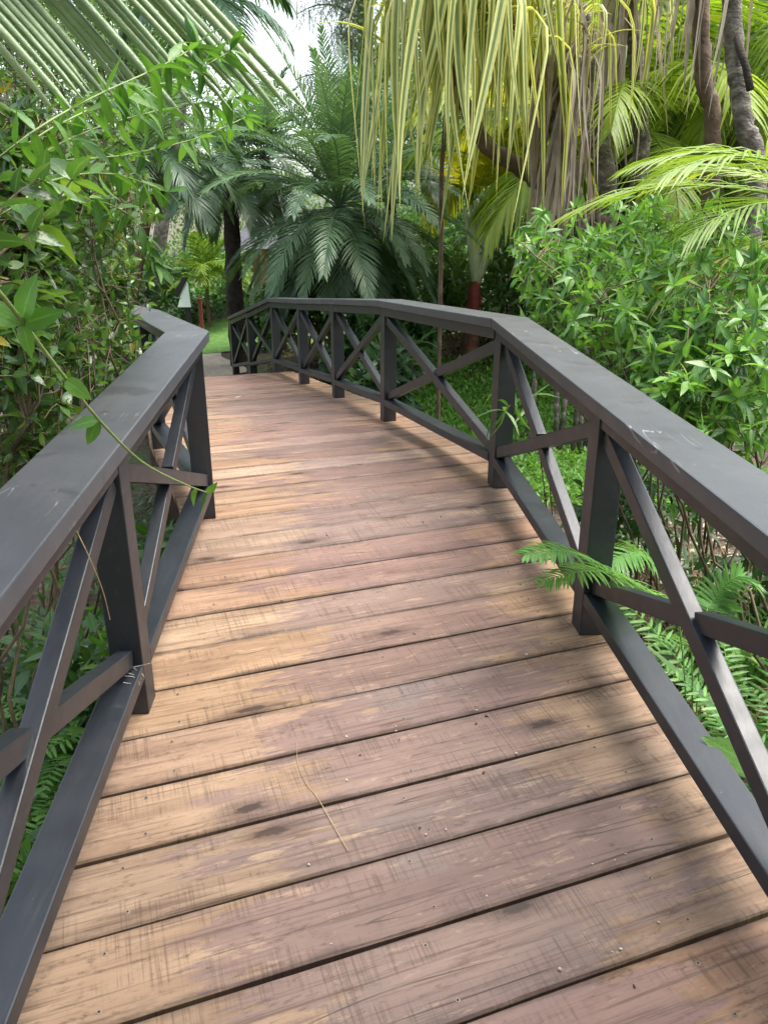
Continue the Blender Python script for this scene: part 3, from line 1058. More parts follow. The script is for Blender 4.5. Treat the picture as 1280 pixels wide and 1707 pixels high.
def frond_geo(mb, path, t0, npairs, ll, lw, a0=70, a1=30, vee=20, ldroop=0.3, rr=0.012, nseg=4, prof=None, fold=0.35, jit=0.06, tint=None, m_leaf=0, m_rach=0, tip=True):
    path = np.asarray(path, float)
    k = len(path)
    mb.tube(path, np.linspace(rr, rr * 0.25, k), 4, 0.5, m=m_rach, cap=False)
    T = nrm(np.gradient(path, axis=0))
    side = np.cross(T, np.array([0, 0, 1.0]))
    bad = np.linalg.norm(side, axis=1) < 0.15
    if bad.all():
        side[:] = (1, 0, 0)
    elif bad.any():
        good = np.nonzero(~bad)[0]
        for i in np.nonzero(bad)[0]:
            side[i] = side[good[np.argmin(abs(good - i))]]
    side = nrm(side)
    for i in range(1, k):
        if np.dot(side[i], side[i - 1]) < 0:
            side[i] = -side[i]
    nn = np.cross(side, T)
    base_t = rng.random() if tint is None else tint
    for q in range(npairs):
        for sg in (-1, 1):
            u = t0 + (1 - t0) * (q + 0.25 * (sg > 0) + rng.uniform(-0.15, 0.15)) / npairs
            u = min(max(u, 0), 0.999)
            f = u * (k - 1)
            i = int(f)
            g = f - i
            p0 = path[i] * (1 - g) + path[i + 1] * g
            t, sd, n_ = nrm(T[i] * (1 - g) + T[i + 1] * g), nrm(side[i] * (1 - g) + side[i + 1] * g), nrm(nn[i] * (1 - g) + nn[i + 1] * g)
            v = (u - t0) / (1 - t0)
            pr = (0.45 + 0.55 * math.sin(min(1, v * 2.2 + 0.15) * math.pi / 2)) * (1 - 0.72 * max(0, v - 0.45) / 0.55) if prof is None else prof(v)
            L_ = ll * pr * rng.uniform(0.9, 1.08)
            an = R(a0 + (a1 - a0) * v) + rng.normal(0, jit)
            ve = R(vee) + rng.normal(0, jit)
            d = t * math.cos(an) + sd * sg * math.sin(an) * math.cos(ve) + n_ * math.sin(ve) * math.sin(an)
            x = np.linspace(0, 1, nseg)
            pts = p0 + d * (x * L_)[:, None]
            pts[:, 2] -= ldroop * L_ * x ** 2 * rng.uniform(0.8, 1.2)
            wv = lw * np.array([0.55, 1.0, 0.8, 0.06]) if nseg == 4 else lw * np.interp(x, [0, 0.25, 0.7, 1], [0.5, 1, 0.75, 0.05])
            mb.strip(pts, wv, t, fold, tint=(base_t + rng.uniform(-0.08, 0.08)) % 1.0, m=m_leaf)
    return mb


def arc_path(L_, e0, droop, k=14, pw=1.3):
    t = np.linspace(0, 1, k)
    ph = R(e0) - R(droop) * t ** pw
    st = L_ / (k - 1)
    x = np.concatenate([[0], np.cumsum(np.cos(ph[:-1]) * st)])
    z = np.concatenate([[0], np.cumsum(np.sin(ph[:-1]) * st)])
    return np.stack([x, np.zeros(k), z], 1)


def frond_mesh(name, L_, e0, droop, npairs, ll, lw, mat, rmat=None, t0=0.14, **kw):
    mb = MB()
    frond_geo(mb, arc_path(L_, e0, droop), t0, npairs, ll, lw, m_rach=1 if rmat else 0, **kw)
    return mb.mesh(name, mats=[mat, rmat] if rmat else [mat])


def palm(name, label, base, crown, specs, trunk_r, mat, rmat, tmat, frond_kw, group=None, cat='palm', trunk=True, az0=0.0, az_bias=None, scale=(0.88, 1.1), rings=True):
    """specs: (count, elevation, droop, length)"""
    base = np.asarray(base, float)
    crown = np.asarray(crown, float)
    root = thing(name, label, cat, base, group)
    if trunk:
        k = 16
        ln = np.linalg.norm(crown - base)
        path = bez(base - [0, 0, 0.15], (base + crown) / 2 + [rng.normal(0, 0.05), rng.normal(0, 0.05), 0], crown, k)
        rad = np.full(k, trunk_r) * (1 + 0.10 * np.sin(np.arange(k) * 2.6)) * np.linspace(1.15, 0.95, k)
        mb = MB()
        mb.tube(path - base, rad, 10)
        link('trunk', mb.mesh('trunk', tmat), root)
    az = az0
    for cnt, el, dr, L_ in specs:
        variants = [frond_mesh('frond', L_, el + rng.uniform(-5, 5), dr, mat=mat, rmat=rmat, **frond_kw) for _ in range(2 if cnt > 3 else 1)]
        for q in range(cnt):
            az += 2 * math.pi / cnt + (0 if q else 0.7)
            a = az + rng.normal(0, 0.14)
            if az_bias is not None:
                a = az_bias[0] + (rng.random() - 0.5) * az_bias[1]
            o = link('frond', variants[q % len(variants)], root, crown - base + np.array([0, 0, rng.uniform(-0.06, 0.06)]))
            o.rotation_euler = (rng.normal(0, 0.06), rng.normal(0, 0.06), a)
            sc_ = rng.uniform(*scale)
            o.scale = (sc_, sc_, sc_)
    return root


def foliage_cloud(blobs, n, size, shell=0.35, out=0.6):
    """positions and rotations of leaves spread through clumpy blobs"""
    w_ = np.array([b[1][0] * b[1][1] * b[1][2] for b in blobs]) ** 0.7
    w_ /= w_.sum()
    which = rng.choice(len(blobs), n, p=w_)
    c = np.array([b[0] for b in blobs])[which]
    r = np.array([b[1] for b in blobs])[which]
    v = nrm(rng.normal(0, 1, (n, 3)))
    # lumps: radius modulated by direction so the outline is uneven
    lump = 1 + 0.22 * np.sin(v[:, 0] * 7 + which) * np.sin(v[:, 1] * 6 + 2 * which) + 0.12 * np.sin(v[:, 2] * 11 + which)
    P = c + v * r * (rng.random(n) ** shell * lump)[:, None]
    D = nrm(v * out + rng.normal(0, 0.6, (n, 3)) + np.array([0, 0, -0.1]))
    return P, frames(D, 0.6), size * rng.uniform(0.65, 1.3, n)


def sub_blobs(center, radii, n, frac=0.45):
    center, radii = np.asarray(center, float), np.asarray(radii, float)
    out = []
    for _ in range(n):
        v = nrm(rng.normal(0, 1, 3)) * rng.random() ** 0.4
        s_ = rng.uniform(0.7, 1.25) * frac
        out.append((center + v * radii * 0.8, radii * s_ * np.array([1, 1, 0.8])))
    return out


def tree(name, label, px, top_z, Y, width, lmat, n=14000, leaf=0.13, crown_lo=1.2, cat='tree', group=None, tmat='bark_brown', protos=KITE, nb=16, tr=0.16, lean=0.0):
    bx = at(px, 400, Y)[0]
    g = float(ground_z(bx, Y))
    base = np.array([bx, Y, g])
    root = thing(name, label, cat, base, group)
    cz = (top_z + crown_lo) / 2
    cen = np.array([bx + lean, Y, cz])
    rad = np.array([width / 2, width / 2 * 0.8, (top_z - crown_lo) / 2])
    mb = MB()
    k = 9
    mb.tube(bez((0, 0, -0.15), (0.1, 0, (cz - g) * 0.5), (lean, 0, top_z - g - 0.6), k), np.linspace(tr, tr * 0.25, k), 8)
    bl = sub_blobs(cen, rad, nb)
    for c, r in bl:
        h0 = rng.uniform(0.3, 0.75) * (cz - g)
        st = np.array([lean * 0.4, 0, h0])
        en = c - base
        mb.tube(bez(st, (st + en) / 2 + [0, 0, 0.3], en, 6), np.linspace(tr * 0.35, tr * 0.08, 6), 5, cap=False)
    link('trunk', mb.mesh('trunk', M[tmat]), root)
    P, Rm, S = foliage_cloud(bl, n, leaf)
    o = link('crown', join_leaves(protos, P - base, Rm, S).mesh('crown', M[lmat]), root)
    return root


def ground_bush(name, label, px, py_top, Y, halfw, lmat, n=1600, leaf=0.12, key='oval', protos=OVAL, group=None, cat='shrub', nobj=0, depth=0.8, low=0.0):
    top = at(px, py_top, Y)
    g = float(ground_z(top[0], Y))
    h = max(0.25, top[2] - g)
    base = np.array([top[0], Y, g])
    root = thing(name, label, cat, base, group)
    bl = sub_blobs((top[0], Y, g + h * (0.52 + low)), (halfw, halfw * depth, h * (0.52 - low)), 9, 0.5)
    mb = MB()
    for c, r in bl:
        en = c - base
        mb.tube(bez((rng.normal(0, 0.05), rng.normal(0, 0.05), -0.03), en * 0.5 + rng.normal(0, 0.05, 3), en, 6), np.linspace(0.016, 0.005, 6), 5, cap=False)
    link('stems', mb.mesh('stems', M['twig']), root)
    P, Rm, S = foliage_cloud(bl, n, leaf)
    P[:, 2] = np.maximum(P[:, 2], ground_z(P[:, 0], P[:, 1]) + 0.02)
    put_leaves(root, base, key, protos, M[lmat], P, Rm, S, nobj)
    return root


# ------------------------------------------------------------------ far trees
far = link('far_wood', None) if False else None
bl = []
for px in range(-500, 1900, 90):
    Y = rng.uniform(40, 52)
    low = 330 < px < 690
    topz = (4.0 if low else rng.uniform(11, 16))
    x = at(px, 400, Y)[0]
    bl.append(((x, Y, topz * 0.45), (rng.uniform(2.6, 4.0), 2.0, topz * 0.55)))
P, Rm, S = foliage_cloud(bl, 110000, 0.24)
fw = link('far_wood', join_leaves(KITE, P, Rm, S).mesh('far_wood', M['lf_far']))
tag(fw, 'hazy mass of distant green woodland behind all the palms', 'woodland', kind='stuff')

TREES = [
    (-260, 9.0, 13, 6.0, 'lf_far', 'broad leafy tree beyond the bamboo-like stalks, off to the side of the shrub'),
    (60, 9.5, 21, 6.5, 'lf_far', 'tall leafy tree standing behind the folded palm stalks'),
    (215, 10.5, 24, 6.0, 'lf_far', 'tall pale leafy tree rising behind the feathery palm by the lawn'),
    (265, 9.5, 30, 4.0, 'lf_cas', 'slender grey-green tree beside the bright gap of sky'),
    (715, 12.0, 33, 6.0, 'lf_far', 'leafy tree behind the grey casuarina trunk'),
    (760, 10.0, 25, 6.5, 'lf_far', 'dense green tree behind the striped strap leaves'),
    (900, 9.0, 21, 6.0, 'lf_bright', 'bright green tree behind the withered leaf skirt'),
    (1040, 9.5, 23, 6.5, 'lf_far', 'tall green tree behind the two grey pandanus trunks'),
    (1180, 9.0, 19, 6.0, 'lf_bright', 'sunlit green tree behind the dark leaning trunks'),
    (1330, 9.0, 16, 6.0, 'lf_far', 'green tree at the edge behind the areca fronds'),
]
for px, tz, Y, wd, lm, lab in TREES:
    tree('leafy_tree', lab, px, tz, Y, wd, lm, n=20000, leaf=0.13 if Y < 26 else 0.13, crown_lo=-0.2, group='trees closing the garden', nb=20)

# casuarina: grey trunk, hair-thin drooping foliage
cb = at(608, 400, 27)
base = np.array([cb[0], 27.0, float(ground_z(cb[0], 27))])
cas = thing('casuarina_tree', 'feathery casuarina with pale grey trunk beside the gap of sky', 'tree', base)
mb = MB()
mb.tube(bez((0, 0, -0.2), (0.1, 0, 6), (0.0, 0, 14), 12), np.linspace(0.30, 0.16, 12), 10)
lim = []
for _ in range(46):
    h = rng.uniform(4.5, 12.5)
    a = rng.uniform(0, 2 * math.pi)
    ln = rng.uniform(0.9, 2.2)
    en = np.array([math.cos(a) * ln, math.sin(a) * ln, h + rng.uniform(0.3, 1.2)])
    pth = bez((0, 0, h), (en[0] * 0.5, en[1] * 0.5, h + 0.9), en, 7)
    lim.append(pth)
    mb.tube(pth, np.linspace(0.05, 0.012, 7), 4, cap=False)
link('trunk', mb.mesh('trunk', M['bark']), cas)
P = []
for pth in lim:
    u = rng.uniform(0.25, 1, 260) * 6
    i = np.minimum(u.astype(int), 5)
    q = pth[i] + (pth[i + 1] - pth[i]) * (u - i)[:, None]
    P.append(q + rng.normal(0, 0.22, q.shape))
P = np.vstack(P)
D = nrm(rng.normal(0, 0.45, P.shape) + [0, 0, -0.8])
o = link('crown', join_leaves(NEEDLE, P, frames(D, 0.8), rng.uniform(0.35, 0.8, len(P))).mesh('crown', M['lf_cas']), cas)

# ------------------------------------------------------------------ palms
DATE_KW = dict(npairs=44, ll=0.38, lw=0.0112, a0=62, a1=28, vee=24, ldroop=0.30, rr=0.012, t0=0.16)


def stand(px, Y):
    x = at(px, 400, Y)[0]
    return np.array([x, Y, float(ground_z(x, Y))])


cd = at(566, 345, 11.2)
palm('date_palm', 'dark green pygmy date palm with arching feathery fronds behind the railing', stand(545, 11.2), cd,
     [(7, 84, 30, 2.1), (12, 68, 50, 2.2), (14, 48, 66, 2.2), (15, 24, 66, 2.1), (15, 0, 58, 2.0), (15, -24, 48, 1.8), (11, -48, 30, 1.6)],
     0.085, M['lf_date'], M['lf_date'], M['bark_dark'], DATE_KW)
cd2 = at(440, 262, 14.0)
palm('date_palm', 'paler blue-green date palm rising behind the dark pygmy palm', stand(505, 14.0), cd2,
     [(6, 75, 45, 1.35), (8, 50, 70, 1.6), (8, 25, 70, 1.7), (8, 0, 60, 1.6)], 0.09, M['lf_date_blue'], M['lf_date_blue'], M['bark_dark'], DATE_KW)
cd3 = at(655, 250, 13.0)
palm('date_palm', 'blue-green date palm between the pygmy palm and the strap leaves', stand(655, 13.0), cd3,
     [(6, 70, 50, 1.4), (8, 40, 70, 1.6), (8, 10, 65, 1.7), (7, -20, 50, 1.5)], 0.08, M['lf_date'], M['lf_date'], M['bark_dark'], DATE_KW)
cd4 = at(384, 285, 13.2)
palm('date_palm', 'old palm with black shaggy trunk beside the lawn', stand(386, 13.2), cd4,
     [(7, 60, 70, 1.6), (9, 30, 90, 1.6), (9, 0, 80, 1.5), (8, -30, 50, 1.3)], 0.13, M['lf_date'], M['lf_date'], M['bark_dark'], DATE_KW)
COCO_KW = dict(npairs=46, ll=0.75, lw=0.022, a0=68, a1=25, vee=8, ldroop=0.55, rr=0.026, t0=0.16)
AREC_KW = dict(npairs=30, ll=0.55, lw=0.017, a0=58, a1=24, vee=22, ldroop=0.35, rr=0.014, t0=0.18)
ARECA2_KW = dict(npairs=24, ll=0.58, lw=0.0082, a0=52, a1=20, vee=14, ldroop=0.30, rr=0.010, t0=0.18)
palm('feather_palm', 'dark feather palm drooping behind the leafy shrub by the lawn', stand(150, 10.5), at(262, 262, 10.5),
     [(4, 70, 60, 1.1), (8, 42, 95, 1.2), (8, 10, 85, 1.2), (7, -25, 50, 1.2)], 0.07, M['lf_date'], M['lf_date'], M['bark_brown'], dict(AREC_KW, npairs=40, ll=0.42, lw=0.011))
palm('feather_palm', 'tall palm with green crownshaft and loose fronds near the gap of sky', stand(222, 17), at(325, 0, 17),
     [(4, 75, 50, 2.0), (6, 40, 90, 2.0), (6, 5, 75, 1.9)], 0.13, M['lf_date_blue'], M['lf_date_blue'], M['bark'], COCO_KW)
palm('feather_palm', 'low golden palm glowing beside the sign and the black trunk', stand(340, 17.5), at(345, 462, 17.5),
     [(6, 75, 55, 1.1), (8, 45, 80, 1.1), (7, 15, 60, 0.9)], 0.04, M['lf_areca'], M['lf_areca'], M['bark_brown'], dict(AREC_KW, npairs=26))
# yellow-green coconut palms behind the pandanus
palm('coconut_palm', 'yellow-green coconut palm with broad drooping fronds behind the strap leaves', stand(870, 14.6), at(850, 225, 14.6),
     [(5, 50, 80, 2.1), (7, 15, 80, 2.3), (7, -12, 60, 2.3)], 0.10, M['lf_yellow'], M['lf_yellow'], M['bark'], COCO_KW)
palm('coconut_palm', 'coconut palm with dark fibrous heart between the grey trunks', stand(1045, 10.4), at(1048, 215, 10.4),
     [(6, 80, 40, 2.8), (9, 52, 70, 3.0), (9, 22, 75, 3.0), (6, -10, 60, 2.4)], 0.16, M['lf_coco'], M['lf_coco'], M['bark_dark'], COCO_KW)
palm('coconut_palm', 'tall yellowing coconut palm whose fronds hang behind the dark leaning trunks', stand(1235, 11.5), at(1240, 60, 11.5),
     [(7, 55, 80, 3.2), (10, 20, 90, 3.2), (10, -10, 75, 3.0)], 0.14, M['lf_coco'], M['lf_coco'], M['bark'], COCO_KW)
palm('feather_palm', 'dark feathery palm low behind the grey trunks', stand(1110, 11.0), at(1115, 330, 11.0),
     [(5, 70, 60, 1.4), (8, 40, 80, 1.5), (7, 5, 65, 1.4)], 0.06, M['lf_date'], M['lf_date'], M['bark_dark'], DATE_KW)
# areca clump entering from the right
ab = np.array([3.35, 4.9, float(ground_z(3.35, 4.9))])
palm('areca_palm', 'bright lime green palm fanning long leaflets over the shrub beside the railing', ab, at(1425, 380, 4.9),
     [(3, 36, 60, 1.5), (3, 20, 50, 1.6), (2, 2, 40, 1.4)], 0.05, M['lf_areca'], M['lf_areca'], M['stem_green'], ARECA2_KW, az_bias=(math.pi * 1.03, 1.9))

# ------------------------------------------------------------------ pandanus with hanging strap leaves
pb = stand(1010, 8.6)
pand = thing('pandanus_tree', 'variegated pandanus tree with long hanging cream and green strap leaves', 'tree', pb)


def roughen(mb, path, amp):
    """push the last tube's rings in and out: scars and bumps"""
    V = mb.V[-1]
    k = len(path)
    sd = len(V) // k
    c = np.repeat(path, sd, 0)
    d = V - c
    ring = np.repeat(np.sin(np.arange(k) * 2.1) * 0.5 + rng.normal(0, 0.6, k), sd)
    V[:] = c + d * (1 + amp * (0.55 * ring + 0.5 * rng.normal(0, 1, len(V))))[:, None]


def limb(pts, r0, r1, mat, name='branch', k=44, sides=12):
    mb = MB()
    p = resample(pts, k)
    mb.tube(p - pb, np.linspace(r0, r1, k), sides)
    roughen(mb, p - pb, 0.10)
    return link(name, mb.mesh(name, mat), pand)


G = lambda px, Y: stand(px, Y) - np.array([0, 0, 0.1])
limb([G(1018, 8.6), at(1012, 340, 8.6), at(990, 220, 8.5), at(985, 90, 8.4), at(965, 10, 8.2)], 0.10, 0.075, M['bark'], 'trunk')
limb([G(1062, 8.9), at(1064, 320, 8.9), at(1066, 200, 8.9), at(1058, 80, 8.8), at(1040, -30, 8.7)], 0.10, 0.07, M['bark'], 'trunk')
limb([at(1010, 375, 8.6), at(925, 322, 8.3), at(860, 275, 8.0), at(805, 235, 7.8), at(755, 120, 7.6), at(735, -35, 7.5)], 0.085, 0.06, M['bark_brown'])
limb([at(880, 290, 8.1), at(895, 150, 7.9), at(850, 40, 7.7), at(820, -60, 7.6)], 0.07, 0.055, M['bark_brown'])
limb([at(750, 130, 7.6), at(738, 250, 7.9), at(735, 330, 8.0), at(735, 420, 8.2), G(738, 8.3)][::-1], 0.022, 0.02, M['bark_brown'], 'prop_root')
for px0, px1 in ((938, 955), (965, 962), (992, 985), (915, 905), (975, 1000)):
    limb([at((px0 + 1000) / 2, 345, 8.5), at(px0, 400, 8.4), G(px1, 8.3)], 0.026, 0.03, M['bark'], 'prop_root', 8, 6)


def strap_mesh(L_, e0, wd, mat, hang=88, bend=2.2, k=14, sway=0.09, fold=0.28, tipn=0.3):
    t = np.linspace(0, 1, k)
    u = np.clip(t * bend, 0, 1)
    ph = R(e0) - R(e0 + hang) * (u * u * (3 - 2 * u))
    st = L_ / (k - 1)
    x = np.concatenate([[0], np.cumsum(np.cos(ph[:-1]) * st)])
    z = np.concatenate([[0], np.cumsum(np.sin(ph[:-1]) * st)])
    y = sway * L_ * np.sin(t * 2.2 + rng.uniform(0, 6)) * t
    w_ = wd * np.interp(t, [0, 0.1, 0.5, 0.8, 1], [0.9, 1, 0.92, 0.62, 0.03])
    tw = rng.normal(0, 0.7) * t
    side = np.stack([np.sin(tw), np.cos(tw), np.zeros(k)], 1)
    mb = MB()
    mb.strip(np.stack([x, y, z], 1), w_, side, fold, tint=0.0)
    return mb.mesh('strap_leaf', mat)


STRAPS = [strap_mesh(rng.uniform(1.5, 2.35), e, rng.uniform(0.022, 0.042), M['lf_pand'], bend=rng.uniform(1.9, 3.2)) for e in (80, 70, 60, 50, 42, 35, 25, 15, 5, 62, 30, 48)]
STIFF = [strap_mesh(rng.uniform(0.9, 1.3), e, rng.uniform(0.02, 0.028), M['lf_pand'], hang=15, bend=1.0) for e in (75, 60, 45, 30, 15)]
DEADS = [strap_mesh(rng.uniform(0.9, 1.55), e, rng.uniform(0.013, 0.028), M['lf_dead'], bend=rng.uniform(3, 6), fold=0.6, sway=0.09) for e in (-20, -40, -55, -65, -50, -60, -70, 0)]


def head(c, n, meshes, name='strap_leaf', sc=(0.85, 1.1), zj=0.15, rj=0.04, az=None):
    for _ in range(n):
        o = link(name, meshes[rng.integers(len(meshes))], pand, c - pb + np.array([rng.normal(0, rj), rng.normal(0, rj), rng.normal(0, zj)]))
        a = rng.uniform(0, 2 * math.pi) if az is None else rng.uniform(*az)
        o.rotation_euler = (rng.normal(0, 0.07), rng.normal(0, 0.07), a)
        s_ = rng.uniform(*sc)
        o.scale = (s_, s_, s_)


head(at(735, -45, 7.5), 66, STRAPS, sc=(0.75, 1.15))
head(at(820, -60, 7.6), 64, STRAPS, sc=(0.75, 1.15))
head(at(790, -10, 7.2), 40, STRAPS, sc=(0.7, 1.1))
head(at(665, 60, 7.8), 14, STIFF, sc=(0.7, 1.0))
head(at(885, -20, 7.5), 14, STRAPS, sc=(0.6, 0.95))
head(at(955, 40, 8.0), 14, STRAPS, sc=(0.45, 0.75))
head(at(945, 110, 7.6), 95, DEADS, 'dead_leaf', sc=(0.7, 1.2), zj=0.22, rj=0.06)
head(at(955, 95, 7.85), 26, STIFF, sc=(0.45, 0.75), zj=0.1)
head(at(1040, -30, 8.6), 26, DEADS, 'dead_leaf', sc=(0.8, 1.2), zj=0.2, rj=0.08)
head(at(1045, -40, 8.6), 16, STRAPS, sc=(0.5, 0.8))

# slender dark trunks at the right
for pts, r0, r1, mt, lab in (
        ([G(1200, 7.6), at(1186, 270, 7.6), at(1172, 130, 7.6), at(1164, -40, 7.6), at(1160, -160, 7.6)], 0.075, 0.065, 'bark_brown', 'brown ringed trunk leaning with withered leaves at its top'),
        ([G(1268, 7.2), at(1258, 340, 7.2), at(1238, 200, 7.2), at(1222, 60, 7.2), at(1215, -160, 7.2)], 0.08, 0.07, 'bark', 'grey mottled trunk with a cut stub, withered leaves above')):
    b0 = pts[0] + np.array([0, 0, 0.1])
    root = thing('pandanus_tree', lab, 'tree', b0)
    mb = MB()
    p = resample(pts, 50)
    mb.tube(p - b0, np.linspace(r0, r1, 50), 12)
    roughen(mb, p - b0, 0.10)
    link('trunk', mb.mesh('trunk', M[mt]), root)
    if mt == 'bark':
        st = at(1240, 170, 7.15)
        mb = MB()
        mb.tube(np.array([at(1226, 60, 7.15), at(1242, 110, 7.05), at(1250, 150, 7.0)]) - b0, [0.03, 0.028, 0.03], 8)
        link('stub', mb.mesh('stub', M['bark_dark']), root)
    for _ in range(24):
        o = link('dead_leaf', DEADS[rng.integers(len(DEADS))], root, pts[-1] - b0 + np.array([rng.normal(0, .08), rng.normal(0, .08), rng.uniform(0, 0.5)]))
        o.rotation_euler = (rng.normal(0, .07), rng.normal(0, .07), rng.uniform(0, 6.28))
    for _ in range(14):
        o = link('strap_leaf', STRAPS[rng.integers(len(STRAPS))], root, pts[-1] - b0 + np.array([0, 0, 0.5]))
        o.rotation_euler = (0, 0, rng.uniform(0, 6.28))
        o.scale = (0.5, 0.5, 0.5)

# lipstick palm: pale sheath on a red base
lb = stand(788, 11.6)
lp = thing('sheath_palm', 'young palm with pale fluted stalk fan above a blotched red base', 'palm', lb)
t_ = at(793, 466, 11.6) - lb
mb = MB()
_p = bez((0, 0, -0.1), t_ * 0.5, t_, 18)
mb.tube(_p, np.interp(np.linspace(0, 1, 18), [0, 0.8, 1], [0.13, 0.10, 0.05]), 12)
roughen(mb, _p, 0.16)
link('base', mb.mesh('base', M['red_sheath']), lp)
t_top = t_.copy()
mb = MB()
mb.tube(bez((0, 0, -0.12), t_ * 0.3, t_ * 0.58, 6), np.linspace(0.15, 0.112, 6), 10)
link('old_sheath', mb.mesh('old_sheath', M['bark_brown']), lp)
for q in range(9):
    e = at(775 + q * 9, 318 + 8 * abs(q - 4), 11.6 + rng.uniform(-0.1, 0.1)) - lb
    mb = MB()
    mb.tube(bez(t_ - [0, 0, 0.08], t_ * 0.45 + e * 0.55 + [0, 0, 0.0], e, 7), np.linspace(0.06, 0.028, 7), 6)
    link('stalk', mb.mesh('stalk', M['pale_sheath']), lp)
for q in range(6):
    e = at(765 + q * 15, 318, 11.6) - lb
    mb = MB()
    az = rng.uniform(0, 6.28)
    pth = arc_path(1.0, 72, 45)
    ca, sa = math.cos(az), math.sin(az)
    pth = np.stack([pth[:, 0] * ca, pth[:, 0] * sa, pth[:, 2]], 1) + e
    frond_geo(mb, pth, 0.05, 26, 0.45, 0.02, ldroop=0.5)
    link('frond', mb.mesh('frond', M['lf_yellow']), lp)

# ------------------------------------------------------------------ middle-distance shrubs
GB = [
    (640, 425, 12.6, 0.9, 'lf_dark', 'dark leafy shrub just behind the pygmy date palm', HEART, 'heart', 0.12),
    (730, 395, 13.4, 0.9, 'lf_far', 'green shrub behind the pale fluted stalk', OVAL, 'oval', 0.12),
    (860, 340, 12.4, 1.0, 'lf_far', 'leafy shrub below the yellow coconut fronds', LANCE, 'lance', 0.17),
    (945, 330, 11.8, 1.0, 'lf_far', 'leafy shrub among the prop roots', LANCE, 'lance', 0.16),
    (1105, 330, 12.6, 1.2, 'lf_far', 'shrub behind the low dark feathery palm', LANCE, 'lance', 0.16),
    (1230, 330, 9.6, 1.0, 'lf_bright', 'light shrub between the mottled trunk and the areca fronds', LANCE, 'lance', 0.15),
    (500, 400, 12.0, 0.55, 'lf_bright', 'heart-leaved climber wrapped around the pygmy palm trunk', HEART, 'heart', 0.13),
    (450, 470, 14.6, 0.7, 'lf_dark', 'leafy plant at the foot of the black shaggy trunk', HEART, 'heart', 0.14),
    (345, 492, 18.6, 1.0, 'lf_dark', 'clipped dark shrub beside the red post', OVAL, 'oval', 0.10),
    (300, 440, 20.0, 1.3, 'lf_bright', 'pale green shrub behind the sign', OVAL, 'oval', 0.13),
    (225, 425, 18.0, 1.2, 'lf_bright', 'pale leafy shrub under the red roof frame', OVAL, 'oval', 0.14),
    (395, 455, 20.5, 1.4, 'lf_far', 'soft green shrub beyond the far end of the lawn', OVAL, 'oval', 0.14),
    (130, 380, 12.0, 1.3, 'lf_dark', 'dark shrub hidden behind the tangled near shrub', OVAL, 'oval', 0.13),
    (590, 470, 10.4, 0.5, 'lf_dark', 'broad-leaved plant against the outside of the far railing', HEART, 'heart', 0.16),
    (690, 505, 10.9, 0.45, 'lf_dark', 'low dark plant beside the mulch bank', LANCE, 'lance', 0.20),
    (645, 545, 9.2, 0.35, 'lf_date', 'tuft of glossy dark blades beside the railing post', LANCE, 'lance', 0.26),
    (905, 500, 11.6, 0.7, 'lf_far', 'understory shrub beside the lawn edge', LANCE, 'lance', 0.16),
    (745, 455, 13.6, 0.5, 'lf_bright', 'small light shrub behind the red palm base', OVAL, 'oval', 0.10),
]
for px, pt, Y, hw, lm, lab, pr, key, lf in GB:
    ground_bush('leafy_shrub', lab, px, pt, Y, hw, lm, n=int(900 * max(0.6, hw) * (1.6 if Y < 14 else 1.3)), leaf=lf, key=key, protos=pr, group='shrubs of the middle distance')

HEDGE = [(120, 330, 23, 1.6, 'lf_far', 'hedge shrub behind the dense left thicket'), (245, 385, 24, 1.5, 'lf_bright', 'sunny hedge shrub behind the pale leafy shrub'),
         (345, 405, 25, 1.5, 'lf_bright', 'sunny hedge shrub behind the golden palm'), (440, 380, 25, 1.7, 'lf_far', 'hedge shrub behind the grey-roofed hut'),
         (540, 350, 24, 1.7, 'lf_far', 'hedge shrub behind the pygmy date palm'), (640, 330, 22, 1.6, 'lf_bright', 'hedge shrub seen past the date palm fronds'),
         (740, 330, 21, 1.6, 'lf_far', 'hedge shrub behind the pale fluted stalk and its fronds'), (850, 310, 19, 1.5, 'lf_bright', 'hedge shrub behind the low yellow coconut palm'),
         (960, 310, 18, 1.5, 'lf_far', 'hedge shrub behind the leafless prop roots'), (1090, 300, 17, 1.5, 'lf_bright', 'hedge shrub behind the fibrous-hearted coconut palm'),
         (1220, 300, 15.5, 1.5, 'lf_bright', 'hedge shrub behind the mottled grey trunk')]
for px, pt, Y, hw, lm, lab in HEDGE:
    ground_bush('hedge_shrub', lab, px, pt, Y, hw, lm, n=2600, leaf=0.15, key='kite', protos=KITE, group='hedge at the back of the garden')


def low_bush(label, x, y, h, hw, lm, n, leaf, key, protos, group='low plants under the railings'):
    g = float(ground_z(x, y))
    base = np.array([x, y, g])
    root = thing('low_plant', label, 'plant', base, group)
    bl = sub_blobs((x, y, g + h * 0.5), (hw, hw, h * 0.5), 8, 0.5)
    mb = MB()
    for c, r in bl:
        mb.tube(bez((rng.normal(0, 0.05), rng.normal(0, 0.05), -0.03), (c - base) * 0.5, c - base, 5), np.linspace(0.007, 0.003, 5), 5, cap=False)
    link('stems', mb.mesh('stems', M['stem_green']), root)
    P, Rm, S = foliage_cloud(bl, n, leaf)
    P[:, 2] = np.maximum(P[:, 2], ground_z(P[:, 0], P[:, 1]) + 0.02)
    put_leaves(root, base, key, protos, M[lm], P, Rm, S, 150)


